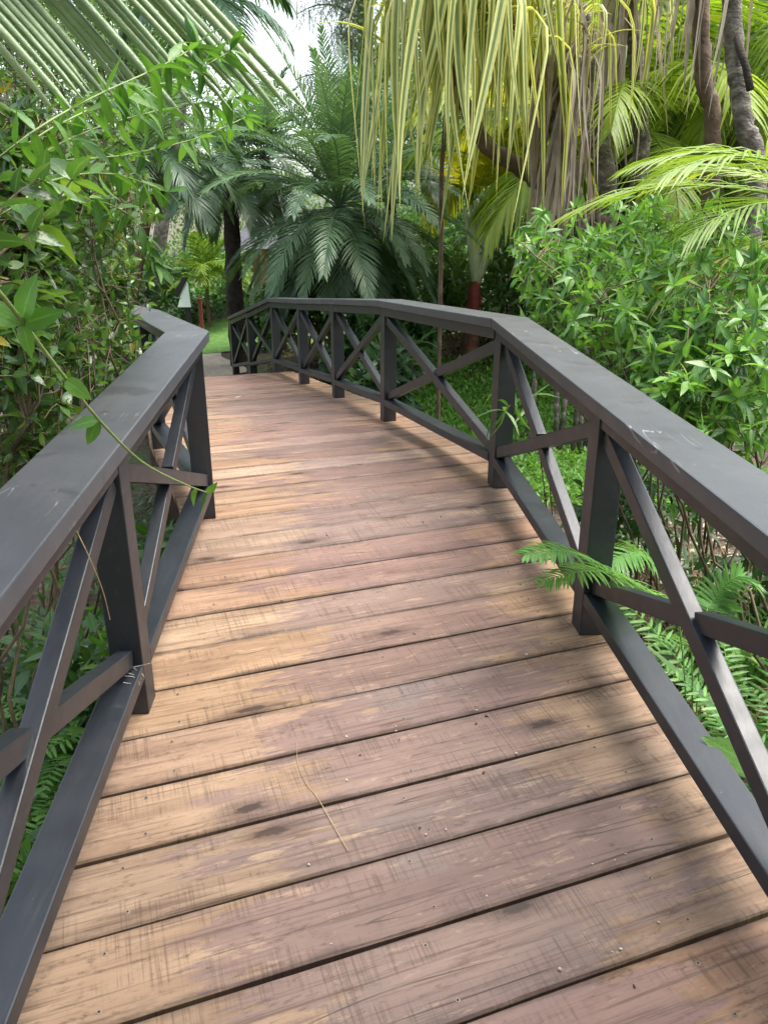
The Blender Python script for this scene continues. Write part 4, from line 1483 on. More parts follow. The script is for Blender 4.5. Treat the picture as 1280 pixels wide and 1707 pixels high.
for x, y, h, hw, lm, n, lf, key, pr, lab in (
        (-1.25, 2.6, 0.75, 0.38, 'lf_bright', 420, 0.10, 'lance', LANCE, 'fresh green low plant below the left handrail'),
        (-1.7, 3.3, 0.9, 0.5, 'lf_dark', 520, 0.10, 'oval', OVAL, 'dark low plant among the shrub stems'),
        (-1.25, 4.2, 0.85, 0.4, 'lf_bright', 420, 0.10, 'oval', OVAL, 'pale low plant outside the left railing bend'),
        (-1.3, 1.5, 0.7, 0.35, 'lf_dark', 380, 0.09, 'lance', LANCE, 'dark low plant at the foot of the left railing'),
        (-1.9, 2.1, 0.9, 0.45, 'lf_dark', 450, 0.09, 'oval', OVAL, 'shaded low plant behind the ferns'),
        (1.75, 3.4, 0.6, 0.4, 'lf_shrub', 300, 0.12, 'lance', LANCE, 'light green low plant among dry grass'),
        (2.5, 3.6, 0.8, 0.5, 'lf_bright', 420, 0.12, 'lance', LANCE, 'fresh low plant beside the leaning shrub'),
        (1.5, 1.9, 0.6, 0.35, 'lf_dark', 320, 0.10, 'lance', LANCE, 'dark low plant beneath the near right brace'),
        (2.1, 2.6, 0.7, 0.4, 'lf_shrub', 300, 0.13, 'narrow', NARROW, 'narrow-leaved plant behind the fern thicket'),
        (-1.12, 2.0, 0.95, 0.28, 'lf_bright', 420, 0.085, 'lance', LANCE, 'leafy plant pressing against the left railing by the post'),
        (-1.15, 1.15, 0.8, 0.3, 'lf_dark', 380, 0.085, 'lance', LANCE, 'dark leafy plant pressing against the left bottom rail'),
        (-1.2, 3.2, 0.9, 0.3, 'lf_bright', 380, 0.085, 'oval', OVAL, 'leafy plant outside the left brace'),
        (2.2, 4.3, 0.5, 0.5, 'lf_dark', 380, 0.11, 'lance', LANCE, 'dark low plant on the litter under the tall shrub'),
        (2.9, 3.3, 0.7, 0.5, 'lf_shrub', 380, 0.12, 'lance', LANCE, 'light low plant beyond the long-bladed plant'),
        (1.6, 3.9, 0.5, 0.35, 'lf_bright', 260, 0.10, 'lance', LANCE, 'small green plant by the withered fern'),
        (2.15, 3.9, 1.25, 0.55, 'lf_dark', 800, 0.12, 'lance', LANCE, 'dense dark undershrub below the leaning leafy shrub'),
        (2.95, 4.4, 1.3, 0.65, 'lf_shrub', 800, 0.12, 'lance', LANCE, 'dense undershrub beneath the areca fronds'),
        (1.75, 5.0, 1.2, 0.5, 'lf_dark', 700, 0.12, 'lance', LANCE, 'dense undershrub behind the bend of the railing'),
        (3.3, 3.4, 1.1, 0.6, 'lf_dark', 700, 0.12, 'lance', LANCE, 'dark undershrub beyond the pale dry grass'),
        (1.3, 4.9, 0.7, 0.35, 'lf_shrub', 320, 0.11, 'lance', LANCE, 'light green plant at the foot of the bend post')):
    low_bush(lab, x, y, h, hw, lm, n, lf, key, pr)

# the tall trees the path comes out of, behind the viewer
for px_x, yy, lab in ((-4.0, -4.6, 'big shade tree at the start of the bridge, shrub side'), (3.8, -5.0, 'big shade tree at the start of the bridge, fern side'), (0.0, -7.5, 'big shade tree at the start of the path')):
    g = float(ground_z(px_x, yy))
    b0 = np.array([px_x, yy, g])
    root = thing('shade_tree', lab, 'tree', b0, 'shade trees at the bridge start')
    mb = MB()
    mb.tube(bez((0, 0, -0.2), (0.15, 0, 2.5), (0, 0, 6.5), 12), np.linspace(0.26, 0.09, 12), 10)
    bl = sub_blobs(b0 + [0, 0, 5.2], (3.4, 2.6, 4.6), 26)
    for c, r in bl:
        st = np.array([0, 0, rng.uniform(1.2, 4.0)])
        mb.tube(bez(st, (st + c - b0) / 2 + [0, 0, 0.3], c - b0, 6), np.linspace(0.08, 0.02, 6), 5, cap=False)
    link('trunk', mb.mesh('trunk', M['bark_brown']), root)
    P, Rm, S = foliage_cloud(bl, 11000, 0.30)
    link('crown', join_leaves(KITE, P - b0, Rm, S).mesh('crown', M['lf_dark']), root)

# added tree, out of view, leaning in so its crown shades the near deck
b0 = np.array([3.1, -0.9, float(ground_z(3.1, -0.9))])
root = thing('shade_tree', 'added leaning tree out of view, its crown shading the near planks', 'tree', b0, 'shade trees at the bridge start')
mb = MB()
mb.tube(bez((0, 0, -0.2), (0.2, 0.3, 3.0), (-0.4, 1.2, 6.2), 12), np.linspace(0.2, 0.07, 12), 10)
bl = sub_blobs(b0 + [-0.5, 1.5, 6.4], (2.4, 2.2, 1.3), 16)
for c, r in bl:
    st = np.array([-0.15, 0.7, rng.uniform(3.8, 5.2)])
    mb.tube(bez(st, (st + c - b0) / 2 + [0, 0, 0.3], c - b0, 6), np.linspace(0.06, 0.015, 6), 5, cap=False)
link('trunk', mb.mesh('trunk', M['bark_brown']), root)
P, Rm, S = foliage_cloud(bl, 6000, 0.17)
link('crown', join_leaves(KITE, P - b0, Rm, S).mesh('crown', M['lf_dark']), root)

# ------------------------------------------------------------------ big light-green shrub outside the right railing
SB = [((1.75, 4.3), 'bright whorl-leaved shrub crowding the kinked handrail', [(1000, 520, 5.0, .55, .5, .55), (930, 470, 5.6, .45, .5, .5), (1080, 560, 4.2, .45, .45, .45)]),
      ((2.3, 5.2), 'tall bright shrub under the areca fronds', [(1060, 440, 6.0, .7, .6, .55), (1180, 470, 5.4, .6, .5, .6), (1130, 560, 4.6, .5, .4, .5)]),
      ((2.1, 3.6), 'leafy shrub leaning on the handrail beside the fern', [(1190, 640, 3.7, .40, .4, .4), (1270, 560, 4.2, .5, .5, .5), (1120, 680, 3.6, .25, .3, .25)])]
for (bx, by), lab, bl in SB:
    blobs = [(at(a, b, Y), (rx, ry, rz), rx * rz) for a, b, Y, rx, ry, rz in bl]
    bush('whorled_shrub', lab, 'shrub', (bx, by, float(ground_z(bx, by))), blobs, 170, 'lance', LANCE, 'lf_shrub', 0.102, 9, 'light green shrubs along the railing',
         300, whorl=6, smat='twig', t0=0.25, spread=0.14, srad=0.007, up=-0.05, roll=0.55, wob=0.03, mdiv=16)

# undergrowth below the right railing
def tuft(name, label, base, n, L_, mat, wd=0.006, spread=0.12, e=(35, 85), droop=(40, 130), cat='grass', group=None, part='blade', objs=True, k=7):
    base = np.asarray(base, float)
    base[2] = float(ground_z(base[0], base[1]))
    root = thing(name, label, cat, base, group)
    mb = MB()
    for _ in range(n):
        p = arc_path(L_ * rng.uniform(0.6, 1.15), rng.uniform(*e), rng.uniform(*droop), k)
        a = rng.uniform(0, 6.28)
        ca, sa = math.cos(a), math.sin(a)
        p = np.stack([p[:, 0] * ca, p[:, 0] * sa, p[:, 2]], 1) + np.array([rng.normal(0, spread), rng.normal(0, spread), -0.02])
        if not objs:
            mb.strip(p, wd * np.interp(np.linspace(0, 1, k), [0, .4, 1], [.7, 1, .05]), (-sa, ca, 0), 0.3, tint=rng.random())
        else:
            m1 = MB()
            m1.strip(p, wd * np.interp(np.linspace(0, 1, k), [0, .3, .6, 1], [.35, 1, .85, .03]), (-sa, ca, 0), 0.3, tint=0.0)
            link(part, m1.mesh(part, M[mat]), root)
    if not objs:
        link(part + 's', mb.mesh(part + 's', M[mat]), root)
    return root


for x, y, lab in ((1.35, 3.3, 'tangle of dry brown grass below the handrail by the dangling dead leaves'), (1.5, 2.6, 'dry brown grass tangle beside the fern'),
                  (2.0, 3.0, 'brown dry grass under the leaning leafy shrub'), (1.25, 4.2, 'dry grass clump at the railing bend'), (2.6, 4.0, 'straw coloured grass behind the strap-leaved plant'), (1.9, 4.2, 'reddish dry grass beneath the tall bright shrub'), (2.5, 3.2, 'pale dry grass beside the fresh low plant')):
    tuft('dry_grass', lab, (x, y, 0), 260, 0.95, 'lf_dryfern', 0.006, 0.28, e=(10, 80), droop=(20, 150), objs=False, group='dry grass beneath the railing')
for x, y, n, L_, wd, lab, lm in ((1.75, 2.55, 16, 1.15, 0.040, 'upright broad blades standing behind the lower brace', 'lf_bright'),
                                 (1.55, 1.75, 14, 0.95, 0.030, 'strappy green plant low beside the near brace', 'lf_dark'),
                                 (2.2, 2.3, 14, 1.25, 0.035, 'long-bladed plant behind the fern thicket', 'lf_shrub'),
                                 (1.35, 1.3, 10, 1.0, 0.045, 'broad-bladed plant touching the bottom rail', 'lf_bright'),
                                 (-1.5, 1.9, 14, 1.2, 0.035, 'dark strappy plant under the tangled shrub', 'lf_dark')):
    tuft('strap_plant', lab, (x, y, 0), n, L_, lm, wd, 0.10, e=(60, 88), droop=(20, 90), cat='plant', group='strappy plants below the rails', part='leaf', k=9)


def fern(label, base, n, L_, e=(35, 75), droop=(70, 120), group='ferns under the railings', az=None, stipe=0.2, mat='lf_fern', sc=1.0, zoff=0.0):
    base = np.asarray(base, float)
    base[2] = float(ground_z(base[0], base[1])) + zoff
    root = thing('fern', label, 'fern', base, group)
    for q in range(n):
        p = arc_path(L_ * rng.uniform(0.75, 1.15), rng.uniform(*e), rng.uniform(*droop), 14)
        a = (q * 2.4 + rng.normal(0, 0.2)) if az is None else rng.uniform(*az)
        ca, sa = math.cos(a), math.sin(a)
        p = np.stack([p[:, 0] * ca, p[:, 0] * sa, p[:, 2]], 1)
        mb = MB()
        frond_geo(mb, p, stipe, 24, 0.12 * sc, 0.0085 * sc, a0=78, a1=55, vee=4, ldroop=0.18, rr=0.004, m_rach=0)
        link('frond', mb.mesh('frond', M[mat]), root)
    return root


fern('thick fern rosette growing against the left railing near the post', (-1.15, 1.75, 0), 16, 0.95, zoff=0.0)
fern('fern in the dark below the left handrail', (-1.05, 2.5, 0), 14, 0.95)
fern('fern at the foot of the near left post', (-1.0, 1.2, 0), 14, 0.9)
fern('fern below the left bottom rail', (-1.1, 3.2, 0), 12, 0.95)
fern('fern thicket behind the right bottom rail', (1.45, 2.15, 0), 16, 1.0)
fern('low fern beside the strappy plant', (1.25, 1.65, 0), 12, 0.85)
fern('fern beneath the near right brace', (1.85, 1.55, 0), 14, 1.1)
fern('fern under the leaning leafy shrub', (2.4, 3.0, 0), 14, 1.2)
fern('fern beside the dry grass at the railing bend', (1.3, 3.75, 0), 12, 1.0)
fern('tall fern between the railing and the leaning shrub', (1.55, 2.9, 0), 16, 1.25, e=(55, 85))
fern('arching fern behind the dry grass tangle', (1.75, 3.6, 0), 14, 1.3, e=(55, 85))
fern('fern filling the gap behind the near brace', (1.75, 2.2, 0), 14, 1.2, e=(50, 85))
fern('brown dying fern among the dry grass', (1.95, 3.2, 0), 12, 1.1, e=(40, 80), mat='lf_dryfern')
fern('withered fern under the bright whorled shrub', (1.5, 4.3, 0), 12, 1.0, e=(30, 75), mat='lf_dryfern')
fern('tall fern among the left thicket stems', (-1.35, 2.2, 0), 14, 1.2, e=(50, 85))
fern('spreading fern outside the left bottom rail', (-1.3, 2.95, 0), 14, 1.15, e=(50, 85))
fern('fern tucked under the left handrail end', (-1.25, 0.9, 0), 12, 1.0, e=(50, 85))

# the fern whose fronds reach over the bottom rail
fb = np.array([1.42, 2.95, float(ground_z(1.42, 2.95))])
fr = thing('fern', 'fern with two bright fronds reaching over the bottom rail onto the deck', 'fern', fb)
for pts in ([fb, at(1130, 1035, 2.72), at(1065, 985, 2.56), at(990, 935, 2.40), at(930, 918, 2.33), at(872, 925, 2.28)],
            [fb, at(1150, 1050, 2.75), at(1100, 1000, 2.62), at(1040, 962, 2.50), at(975, 952, 2.38), at(895, 970, 2.30)],
            [fb, at(1150, 1050, 2.95), at(1110, 970, 2.95), at(1070, 925, 2.95), at(1030, 930, 2.9), at(1000, 950, 2.85)],
            [fb, at(1170, 1060, 2.95), at(1190, 1000, 3.0), at(1230, 960, 3.0), at(1260, 980, 3.0)]):
    mb = MB()
    p = resample(pts, 22)
    frond_geo(mb, p - fb, 0.36, 38, 0.165, 0.0068, a0=75, a1=48, vee=6, ldroop=0.22, rr=0.004)
    link('frond', mb.mesh('frond', M['lf_fern']), fr)

# ------------------------------------------------------------------ tangled shrub on the left
LB = [((-1.55, 2.3), 'tangled twiggy shrub with glossy leaves leaning over the left handrail', [(20, 560, 2.3, .34, .4, .42), (75, 640, 2.7, .26, .4, .32), (20, 360, 2.1, .33, .4, .35)], 190),
      ((-1.9, 3.4), 'dense leafy shrub behind the left handrail bend', [(90, 440, 3.3, .42, .5, .55), (150, 520, 3.8, .30, .4, .42), (110, 310, 3.1, .45, .5, .35)], 220),
      ((-2.5, 4.6), 'bushy shrub overhanging the far part of the left railing', [(160, 400, 4.9, .55, .6, .6), (110, 270, 4.4, .7, .6, .45), (190, 520, 5.2, .30, .3, .5)], 200)]
for (bx, by), lab, bl, n in LB:
    blobs = [(at(a, b, Y), (rx, ry, rz), rx * rz) for a, b, Y, rx, ry, rz in bl]
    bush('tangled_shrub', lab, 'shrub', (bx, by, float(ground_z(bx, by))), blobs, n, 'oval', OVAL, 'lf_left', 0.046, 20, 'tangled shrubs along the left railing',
         300, whorl=3, smat='twig', t0=0.1, spread=0.3, srad=0.006, up=0.0, roll=0.8, twigs=3, wob=0.03, mdiv=14, clamp=lambda y: -0.93 - np.maximum(0, np.asarray(y) - 3.5) * 0.42)


def sprays(name, label, base, stems, key, protos, mat, size, smat='stem_green', per=14, t0=0.15, whorl=5, srad=0.004, roll=0.4, group=None, cat='vine', up=0.1):
    base = np.asarray(base, float)
    root = thing(name, label, cat, base, group)
    P, D, S = [], [], []
    for pts, pr in stems:
        p = resample(pts, 16)
        mb = MB()
        mb.tube(p - base, np.linspace(srad, srad * 0.4, 16), 6, rng.random())
        link('stem', mb.mesh('stem', M[smat]), root)
        a, d, s_ = stem_leaves(p, t0, pr, size=size, whorl=whorl, up=up)
        P.append(a), D.append(d), S.append(s_)
    P, D, S = np.vstack(P), np.vstack(D), np.concatenate(S)
    put_leaves(root, base, key, protos, M[mat], P, frames(D, roll), S, 300)
    return root


vb = np.array([-2.3, 2.4, float(ground_z(-2.3, 2.4))])
mid = at(-160, 420, 2.1)
sprays('climbing_shrub', 'long arching sprays of fresh green leaves below the folded palm stalks', vb,
       [([vb, mid, at(0, 262, 2.0), at(130, 175, 2.2), at(270, 110, 2.5), at(330, 75, 2.7)], 40),
        ([vb, mid, at(30, 250, 2.2), at(180, 170, 2.5), at(300, 130, 2.8), at(385, 85, 3.0)], 42),
        ([vb, mid, at(-10, 310, 2.1), at(120, 230, 2.4), at(260, 185, 2.8), at(405, 160, 3.2)], 42),
        ([vb, mid, at(60, 280, 2.5), at(200, 260, 2.8), at(330, 230, 3.2), at(410, 195, 3.4)], 42),
        ([vb, mid, at(0, 360, 1.9), at(90, 300, 2.1), at(190, 290, 2.5), at(280, 320, 2.9)], 34),
        ([vb, mid, at(40, 330, 2.4), at(150, 330, 2.7), at(230, 370, 3.0), at(260, 440, 3.1)], 34)],
       'lance', LANCE, 'lf_bright', 0.088, whorl=5, t0=0.42, up=-0.55)
# near big leaves at the frame edge
vb2 = np.array([-1.7, 1.5, float(ground_z(-1.7, 1.5))])
sprays('climbing_shrub', 'large blue-green leaves on twigs beside the left handrail', vb2,
       [([vb2, at(-120, 600, 1.45), at(-40, 420, 1.4), at(20, 330, 1.45), at(70, 300, 1.5)], 9),
        ([vb2, at(-110, 620, 1.45), at(-40, 500, 1.4), at(20, 470, 1.45), at(60, 500, 1.5)], 8),
        ([vb2, at(-100, 650, 1.5), at(-20, 450, 1.5), at(60, 380, 1.6), at(120, 300, 1.7)], 9)],
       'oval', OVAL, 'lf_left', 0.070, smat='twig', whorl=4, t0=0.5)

# the tendril trailing over the handrail
tb = np.array([-1.45, 1.0, float(ground_z(-1.45, 1.0))])
tv = thing('tendril_vine', 'pale green tendril trailing over the left handrail with a few bright leaves', 'vine', tb)
tp = resample([tb, at(-200, 420, 1.0), at(-60, 440, 1.1), at(0, 488, 1.18), at(90, 605, 1.35), at(170, 705, 1.52), at(240, 772, 1.72), at(310, 808, 1.98), at(348, 822, 2.15)], 40)
mb = MB()
mb.tube(tp - tb, np.linspace(0.0045, 0.0020, 40), 6)
link('stem', mb.mesh('stem', M['stem_green']), tv)
pos, dirs, size = [], [], []
for px, py, Y, dx, dy, s_ in ((38, 540, 1.25, 8, -75, .085), (38, 540, 1.25, 60, -22, .07), (38, 540, 1.25, -60, -30, .08), (38, 540, 1.25, 15, 60, .05), (108, 632, 1.39, 60, 45, .062),
                              (165, 700, 1.52, -55, 10, .060), (165, 700, 1.52, -20, 40, .055), (345, 822, 2.14, -15, 50, .062), (345, 822, 2.14, 30, -25, .045), (330, 815, 2.08, -25, 35, .05)):
    p = at(px, py, Y)
    q = at(px + dx, py + dy, Y - 0.02)
    pos.append(p), dirs.append(q - p), size.append(s_)
put_leaves(tv, tb, 'oval', OVAL, M['lf_bright'], np.array(pos), frames(np.array(dirs), 0.3, (0.2, -0.7, 0.6)), np.array(size), 300)

# ------------------------------------------------------------------ overhanging palm with folded leaflets
ob_ = np.array([-3.3, 2.9, float(ground_z(-3.3, 2.9))])
op = thing('fan_stalk_palm', 'palm frond of thick parallel folded green leaflets hanging over the shrub', 'palm', ob_)
mb = MB()
mb.tube(bez(ob_ - [0, 0, 0.1], ob_ + [0.05, 0, 2.0], at(-420, -60, 3.0), 10) - ob_, np.linspace(0.12, 0.09, 10), 10)
link('trunk', mb.mesh('trunk', M['bark']), op)
rp = resample([at(-420, -60, 3.0), at(-200, -90, 2.9), at(0, -95, 2.9), at(200, -80, 3.0), at(300, -60, 3.1)], 20)
mb = MB()
mb.tube(rp - ob_, np.linspace(0.035, 0.018, 20), 8)
link('rachis', mb.mesh('rachis', M['stem_green']), op)
for q in range(24):
    x0 = -150 + q * 17.5 + rng.normal(0, 2.5)
    Y0 = 2.92 + 0.008 * q + rng.uniform(-0.06, 0.06)
    ln = rng.uniform(0.85, 1.15)
    a = at(x0, -90, Y0)
    sl = 1.16 + rng.normal(0, 0.03)
    e = at(x0 + 235 * ln, -90 + 235 * ln * sl * 0.95, Y0 - 0.1)
    p = bez(a, (a + e) / 2 + [0.005, 0, 0.015], e, 8)
    wd = 0.0125 * rng.uniform(0.85, 1.2)
    # half-tube cross-section
    T = nrm(np.gradient(p, axis=0))
    sd = nrm(np.cross(T, [0.0, -1.0, 0.25]))
    nn = np.cross(sd, T)
    nn = np.where((nn[:, 1:2] > 0), -nn, nn)
    ang = np.linspace(0, math.pi, 7)
    prof_w = wd * np.interp(np.linspace(0, 1, 8), [0, .6, .9, 1], [1, 1, .7, .1])
    V = (p[:, None] + prof_w[:, None, None] * (np.cos(ang)[None, :, None] * sd[:, None] + np.sin(ang)[None, :, None] * nn[:, None])).reshape(-1, 3)
    Q = [(i * 7 + j, i * 7 + j + 1, (i + 1) * 7 + j + 1, (i + 1) * 7 + j) for i in range(7) for j in range(6)]
    mb = MB()
    mb.add(V - ob_, Q, 0.0, np.tile(np.cos(ang), 8))
    link('leaflet', mb.mesh('leaflet', M['lf_stalk']), op)

# a sprig poking through the railing, with withered leaves hanging from it
gb = np.array([1.15, 4.35, float(ground_z(1.15, 4.35))])
sg_root = sprays('sprig_plant', 'leafy sprig poking through the railing at the bend post with two withered leaves', gb,
                 [([gb, at(905, 800, 4.3), at(890, 700, 4.2), at(868, 665, 4.1), at(840, 685, 3.95)], 6),
                  ([gb, at(915, 800, 4.35), at(905, 720, 4.3), at(880, 650, 4.25), at(850, 640, 4.15)], 6)],
                 'narrow', NARROW, 'lf_shrub', 0.16, smat='twig', whorl=5, t0=0.6, up=-0.1, cat='plant')
wl = leaf_proto((0.03, 0.16, 0.2, 0.15, 0.02), 0.8, 0.4, 0.5)
wme = make_mesh('withered_leaf', wl[0] * 0.13, wl[1], M['seed'], np.zeros(len(wl[0])), wl[2])
for px, py in ((862, 690), (880, 688)):
    q = at(px, py, 4.18) - gb
    o = link('withered_leaf', wme, sg_root, q)
    o.rotation_euler = (0.2, R(80), rng.uniform(0, 6))
# one big leaf leaning on the bottom rail
bb = np.array([1.32, 1.62, float(ground_z(1.32, 1.62))])
bl_root = thing('broadleaf_plant', 'single broad green leaf leaning over the right bottom rail', 'plant', bb)
p1, p2 = at(1270, 1290, 1.66), at(1183, 1228, 1.70)
mb = MB()
mb.tube(bez(np.zeros(3), (p1 - bb) * 0.6 + [0.05, 0, 0.1], p1 - bb, 8), np.linspace(0.006, 0.003, 8), 6)
link('stem', mb.mesh('stem', M['stem_green']), bl_root)
put_leaves(bl_root, bb, 'oval', OVAL[:1], M['lf_bright'], np.array([p1]), frames(np.array([p2 - p1]), 0.05, (-0.3, -0.5, 0.8)), np.array([np.linalg.norm(p2 - p1)]), 5)
# thin wire round the left bottom rail by the near post
cl = np.array([cL[2][0], cL[2][1], zL[2]]) + np.array([0.006, -0.095, 0.150])
ang = np.linspace(0, 4.4 * math.pi, 60)
wp = np.stack([0.051 * np.cos(ang) + 0.003 * np.sin(ang * 0.7), np.linspace(-0.02, 0.03, 60) + 0.006 * np.sin(ang * 2.3), 0.028 * np.sin(ang)], 1)
wp = np.vstack([[0.02, -0.06, 0.035], wp, [0.085, 0.03, 0.045]])
mb = MB()
mb.tube(wp, 0.0008, 5)
tag(link('tie_wire', mb.mesh('tie_wire', M['pebble']), None, cl), 'thin pale wire twisted round the left bottom rail at the near post', 'wire')
# dry tendril hanging off the left brace
dp = resample([at(128, 885, 1.62), at(150, 930, 1.63), at(172, 985, 1.66), at(184, 1033, 1.68)], 14)
mb = MB()
mb.tube(dp - dp[0], np.linspace(0.0014, 0.0009, 14), 5)
tag(link('dry_tendril', mb.mesh('dry_tendril', M['straw']), None, dp[0]), 'short dry tendril dangling under the left handrail', 'tendril')

# ------------------------------------------------------------------ lawn plants and litter
def scatter(n, xy_fn, size, protos, mat, name, label, cat, lift=0.03, flat=0.6):
    u, v = rng.random(n), rng.random(n)
    XY = xy_fn(u * 2 - 1, v)
    P = np.column_stack([XY, ground_z(XY[:, 0], XY[:, 1]) + lift * rng.random(n) + 0.01])
    D = nrm(np.column_stack([rng.normal(0, 1, n), rng.normal(0, 1, n), rng.uniform(0.1, 1.6, n) * flat]))
    o = link(name, join_leaves(protos, P, frames(D, 0.4), size * rng.uniform(0.6, 1.3, n)).mesh(name, M[mat]))
    tag(o, label, cat, kind='stuff')


scatter(20000, lambda u, v: lawn_side_xy(u * 1.1, v * 4.6 - 0.3), 0.085, KITE, 'lf_grass', 'ground_cover', 'bright green leafy ground cover beside the bridge', 'ground cover', 0.06, 1.0)
scatter(9000, lambda u, v: lawn_far_xy(u, v * 4.5), 0.07, NEEDLE, 'lf_grass', 'lawn_grass', 'short sunlit lawn beyond the end of the bridge', 'grass', 0.01, 2.0)
scatter(9000, lambda u, v: np.stack([1.6 + u * 3.4, 11.0 + v * 3.4], 1), 0.08, KITE, 'lf_dryfern', 'mulch', 'brown fallen leaves covering the bank beyond the ground cover', 'leaf litter', 0.03, 0.3)
scatter(6000, lambda u, v: np.stack([3.0 + u * 2.0, 1.0 + v * 5.5], 1), 0.07, KITE, 'lf_dead', 'leaf_litter', 'pale dry leaf litter under the right-hand shrubs', 'leaf litter', 0.03, 0.3)
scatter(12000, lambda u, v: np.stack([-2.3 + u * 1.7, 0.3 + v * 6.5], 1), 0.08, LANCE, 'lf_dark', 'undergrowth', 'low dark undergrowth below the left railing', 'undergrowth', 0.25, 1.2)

# ------------------------------------------------------------------ things in the garden behind
def box_part(name, lo, hi, mat, parent, origin, bev=0.004):
    lo, hi = np.asarray(lo, float), np.asarray(hi, float)
    V = [(x, y, z) for z in (lo[2], hi[2]) for x, y in ((lo[0], lo[1]), (hi[0], lo[1]), (hi[0], hi[1]), (lo[0], hi[1]))]
    V = np.array(V) - np.asarray(origin)
    me = box_mesh(name, V - V.mean(0), mat, bev)
    return link(name, me, parent, V.mean(0))


# hut with grey roof
hb = stand(445, 19.0)
hut = thing('garden_hut', 'small open hut with grey roof and pale timber posts behind the palms', 'hut', hb)
pw = [at(428, 440, 19.0)[0], at(444, 440, 18.6)[0], at(500, 440, 19.0)[0]]
eave = at(435, 412, 19)[2]
for x, y in ((pw[0], 19.0), (pw[1], 18.4), (pw[2], 19.0), (pw[1], 20.6)):
    g = float(ground_z(x, y))
    box_part('post', (x - .07, y - .07, g - .1), (x + .07, y + .07, eave + 0.05), M['timber'], hut, hb)
cx, cy = (pw[0] + pw[2]) / 2, 19.3
hw = 1.15
V = np.array([(cx - hw, cy - hw, eave), (cx + hw, cy - hw, eave), (cx + hw, cy + hw, eave), (cx - hw, cy + hw, eave),
              (cx - .15, cy - .15, eave + 0.85), (cx + .15, cy - .15, eave + 0.85), (cx + .15, cy + .15, eave + 0.85), (cx - .15, cy + .15, eave + 0.85)]) - hb
link('roof', box_mesh('roof', V, M['roof'], 0.01), hut)

# sign: black board with a white panel on a post
sb = stand(302, 16.6)
sg = thing('garden_sign', 'slanted black and white board on a dark post by the lawn', 'sign', sb)
p0, p1 = at(289, 500, 16.6), at(316, 462, 16.6)
box_part('post', (sb[0] - .05, 16.62, sb[2] - .1), (sb[0] + .05, 16.72, p1[2] - 0.1), M['black_paint'], sg, sb)
zb, zt = at(300, 512, 16.6)[2], at(300, 462, 16.6)[2]
xl, xr = at(289, 480, 16.6)[0], at(316, 480, 16.6)[0]


def plate(name, pts, th, mat, parent, origin):
    pts = np.array(pts, float)
    V = np.vstack([pts + [0, th, 0], pts]) - np.asarray(origin)
    # ring order bottom (back) then top (front)
    return link(name, box_mesh(name, V[[0, 1, 2, 3, 4, 5, 6, 7]], mat, 0.003), parent)


plate('white_panel', [(xl + .06, 16.58, zb), (xr, 16.58, zb), (xr - 0.02, 16.58, zt - .12), (xr - .08, 16.58, zt - .06)], 0.03, M['white_paint'], sg, sb)
plate('black_panel', [(xl - .03, 16.54, zb + .20), (xl + .10, 16.54, zb + .20), (xr + .01, 16.54, zt), (xr - .12, 16.54, zt)], 0.03, M['black_paint'], sg, sb)

# red post
rb = stand(325, 16.2)
rp_ = thing('red_post', 'short rusty red post beside the black and white sign', 'post', rb)
box_part('shaft', (rb[0] - .035, 16.17, rb[2] - .1), (rb[0] + .035, 16.24, at(325, 500, 16.2)[2]), M['rust_paint'], rp_, rb, 0.006)
tpz = at(325, 500, 16.2)[2]
box_part('post_cap', (rb[0] - .045, 16.16, tpz + 0.001), (rb[0] + .045, 16.25, tpz + 0.03), M['rust_paint'], rp_, rb, 0.006)

# red frame
q0 = stand(196, 15.0)
rf = thing('red_canopy', 'red painted roof frame poking out behind the leafy shrub', 'frame', q0)
pA, pB, pC = at(200, 426, 15.0), at(211, 409, 15.0), at(246, 404, 15.2)
link('beam', beam('beam', pB - q0, pC - q0, 0.09, 0.10, None, M['red_paint']).data, rf).location = ((pB + pC) / 2 - q0)
for o in [o for o in bpy.data.objects if o.name.startswith('beam') and o.parent is None]:
    bpy.data.objects.remove(o)
beam('rafter', pA - q0, pB - q0 - np.array([0, 0, 0.04]), 0.07, 0.09, rf, M['red_paint'])
beam('post', np.array([0, 0, -0.1]), pA - q0 + np.array([0, 0, -0.03]), 0.09, 0.09, rf, M['red_paint'])

# ------------------------------------------------------------------ small things on the deck
def deck_point(px, py):
    d = ray(px, py)
    for s_ in np.linspace(0.5, 14, 6000):
        p = d * s_
        if p[2] + CAMZ <= zdeck(p[0], p[1]):
            return np.array([p[0], p[1], zdeck(p[0], p[1])])


def pebble_mesh(r, seed):
    bm = bmesh.new()
    bmesh.ops.create_icosphere(bm, subdivisions=2, radius=r)
    g = np.random.default_rng(seed)
    k = g.normal(0, 0.16, (3, 3))
    for v in bm.verts:
        c = np.array(v.co)
        c = c * (1 + 0.18 * math.sin(c[0] / r * 3 + seed) + 0.12 * math.cos(c[1] / r * 4 + seed)) * np.array([1.25, 0.9, 0.7])
        v.co = c
    me = bpy.data.meshes.new('pebble')
    bm.to_mesh(me)
    bm.free()
    me.materials.append(M['pebble'])
    me.polygons.foreach_set('use_smooth', np.ones(len(me.polygons), bool))
    return me


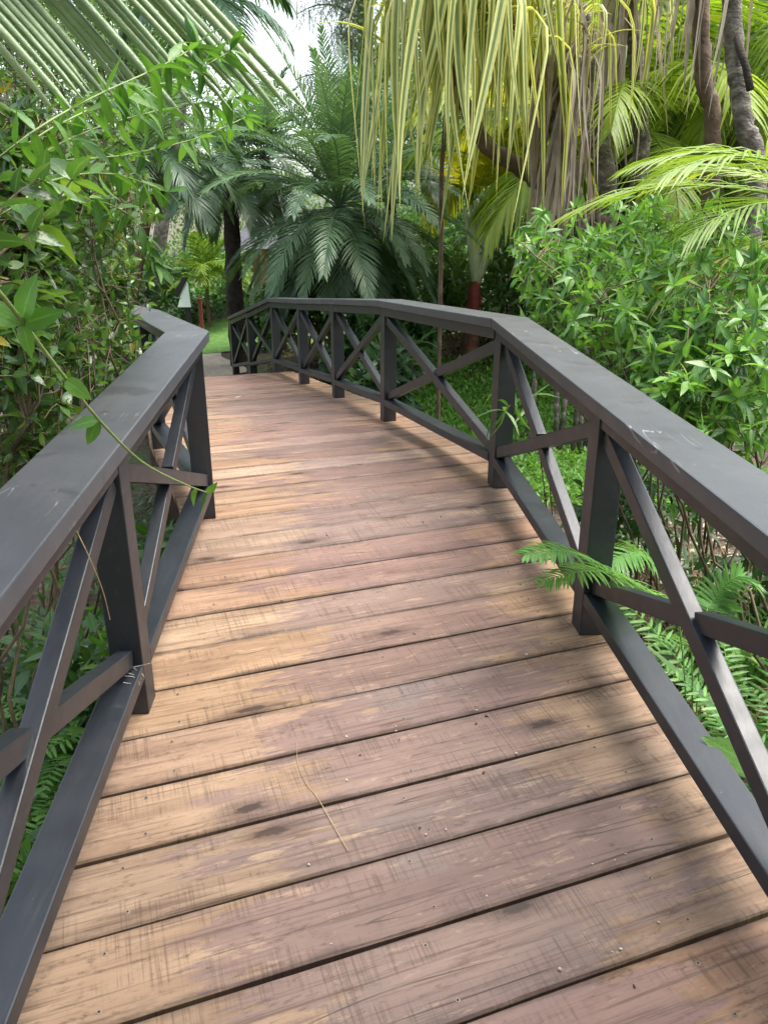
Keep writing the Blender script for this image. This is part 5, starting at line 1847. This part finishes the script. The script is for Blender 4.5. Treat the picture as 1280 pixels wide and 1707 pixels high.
PM = [pebble_mesh(0.005, i) for i in range(4)]
for px, py in ((515, 1443), (552, 1575), (710, 1393), (743, 1384), (811, 1495), (933, 1617), (987, 1442), (1024, 1435), (1042, 1425), (1097, 1539), (1020, 1588), (1034, 1583), (932, 1617),
               (578, 1302), (577, 1229), (655, 1300), (660, 1220), (860, 1257), (877, 1092), (660, 1212), (768, 1150), (794, 1185)):
    p = deck_point(px, py)
    sc_ = rng.uniform(0.4, 0.85)
    o = link('pebble', PM[rng.integers(4)], None, p + [0, 0, 0.0025])
    o.rotation_euler = (0, 0, rng.uniform(0, 6))
    o.scale = (sc_, sc_, sc_)
    tag(o, 'tiny white pebble lying at a gap between deck planks', 'pebble', 'pebbles on the deck')
sm = PM[0].copy()
sm.materials.clear()
sm.materials.append(M['seed'])
for px, py in ((793, 1208), (811, 1195), (806, 1289), (1056, 1646), (600, 1260), (705, 871), (545, 893), (700, 1381), (690, 1058), (470, 1003), (735, 862), (880, 1000)):
    p = deck_point(px, py)
    o = link('seed', sm, None, p + [0, 0, 0.0025])
    sc_ = rng.uniform(0.6, 0.95)
    o.scale = (sc_, sc_ * 0.8, sc_)
    o.rotation_euler = (0, 0, rng.uniform(0, 6))
    tag(o, 'small dark seed husk fallen on the deck planks', 'seed', 'seeds on the deck')
# dry stalk lying across the planks
sp = [deck_point(*q) + [0, 0, 0.004] for q in ((494, 1235), (497, 1275), (510, 1307), (528, 1330), (550, 1367), (580, 1420))]
mb = MB()
st_o = sp[0]
mb.tube(resample(sp, 24) - st_o, np.linspace(0.0005, 0.0011, 24), 6)
o = link('dry_stalk', mb.mesh('dry_stalk', M['straw']), None, st_o)
tag(o, 'thin curved dry stalk lying across three deck planks', 'stalk')
# curled dry leaf on the far deck
V, Q, A = leaf_proto((0.02, 0.2, 0.25, 0.18, 0.004), 0.5, -0.3)
lm_ = make_mesh('dry_leaf', V * 0.07, Q, M['lf_dead'], np.zeros(len(V)), A)
for px, py, lab in ((392, 668, 'curled pale dry leaf lying on the far deck planks'), (396, 634, 'dry leaf lying near the far end of the deck')):
    p = deck_point(px, py)
    o = link('dry_leaf', lm_, None, p + [0, 0, 0.022])
    o.rotation_euler = (0, 0, 0.3)
    tag(o, lab, 'leaf')
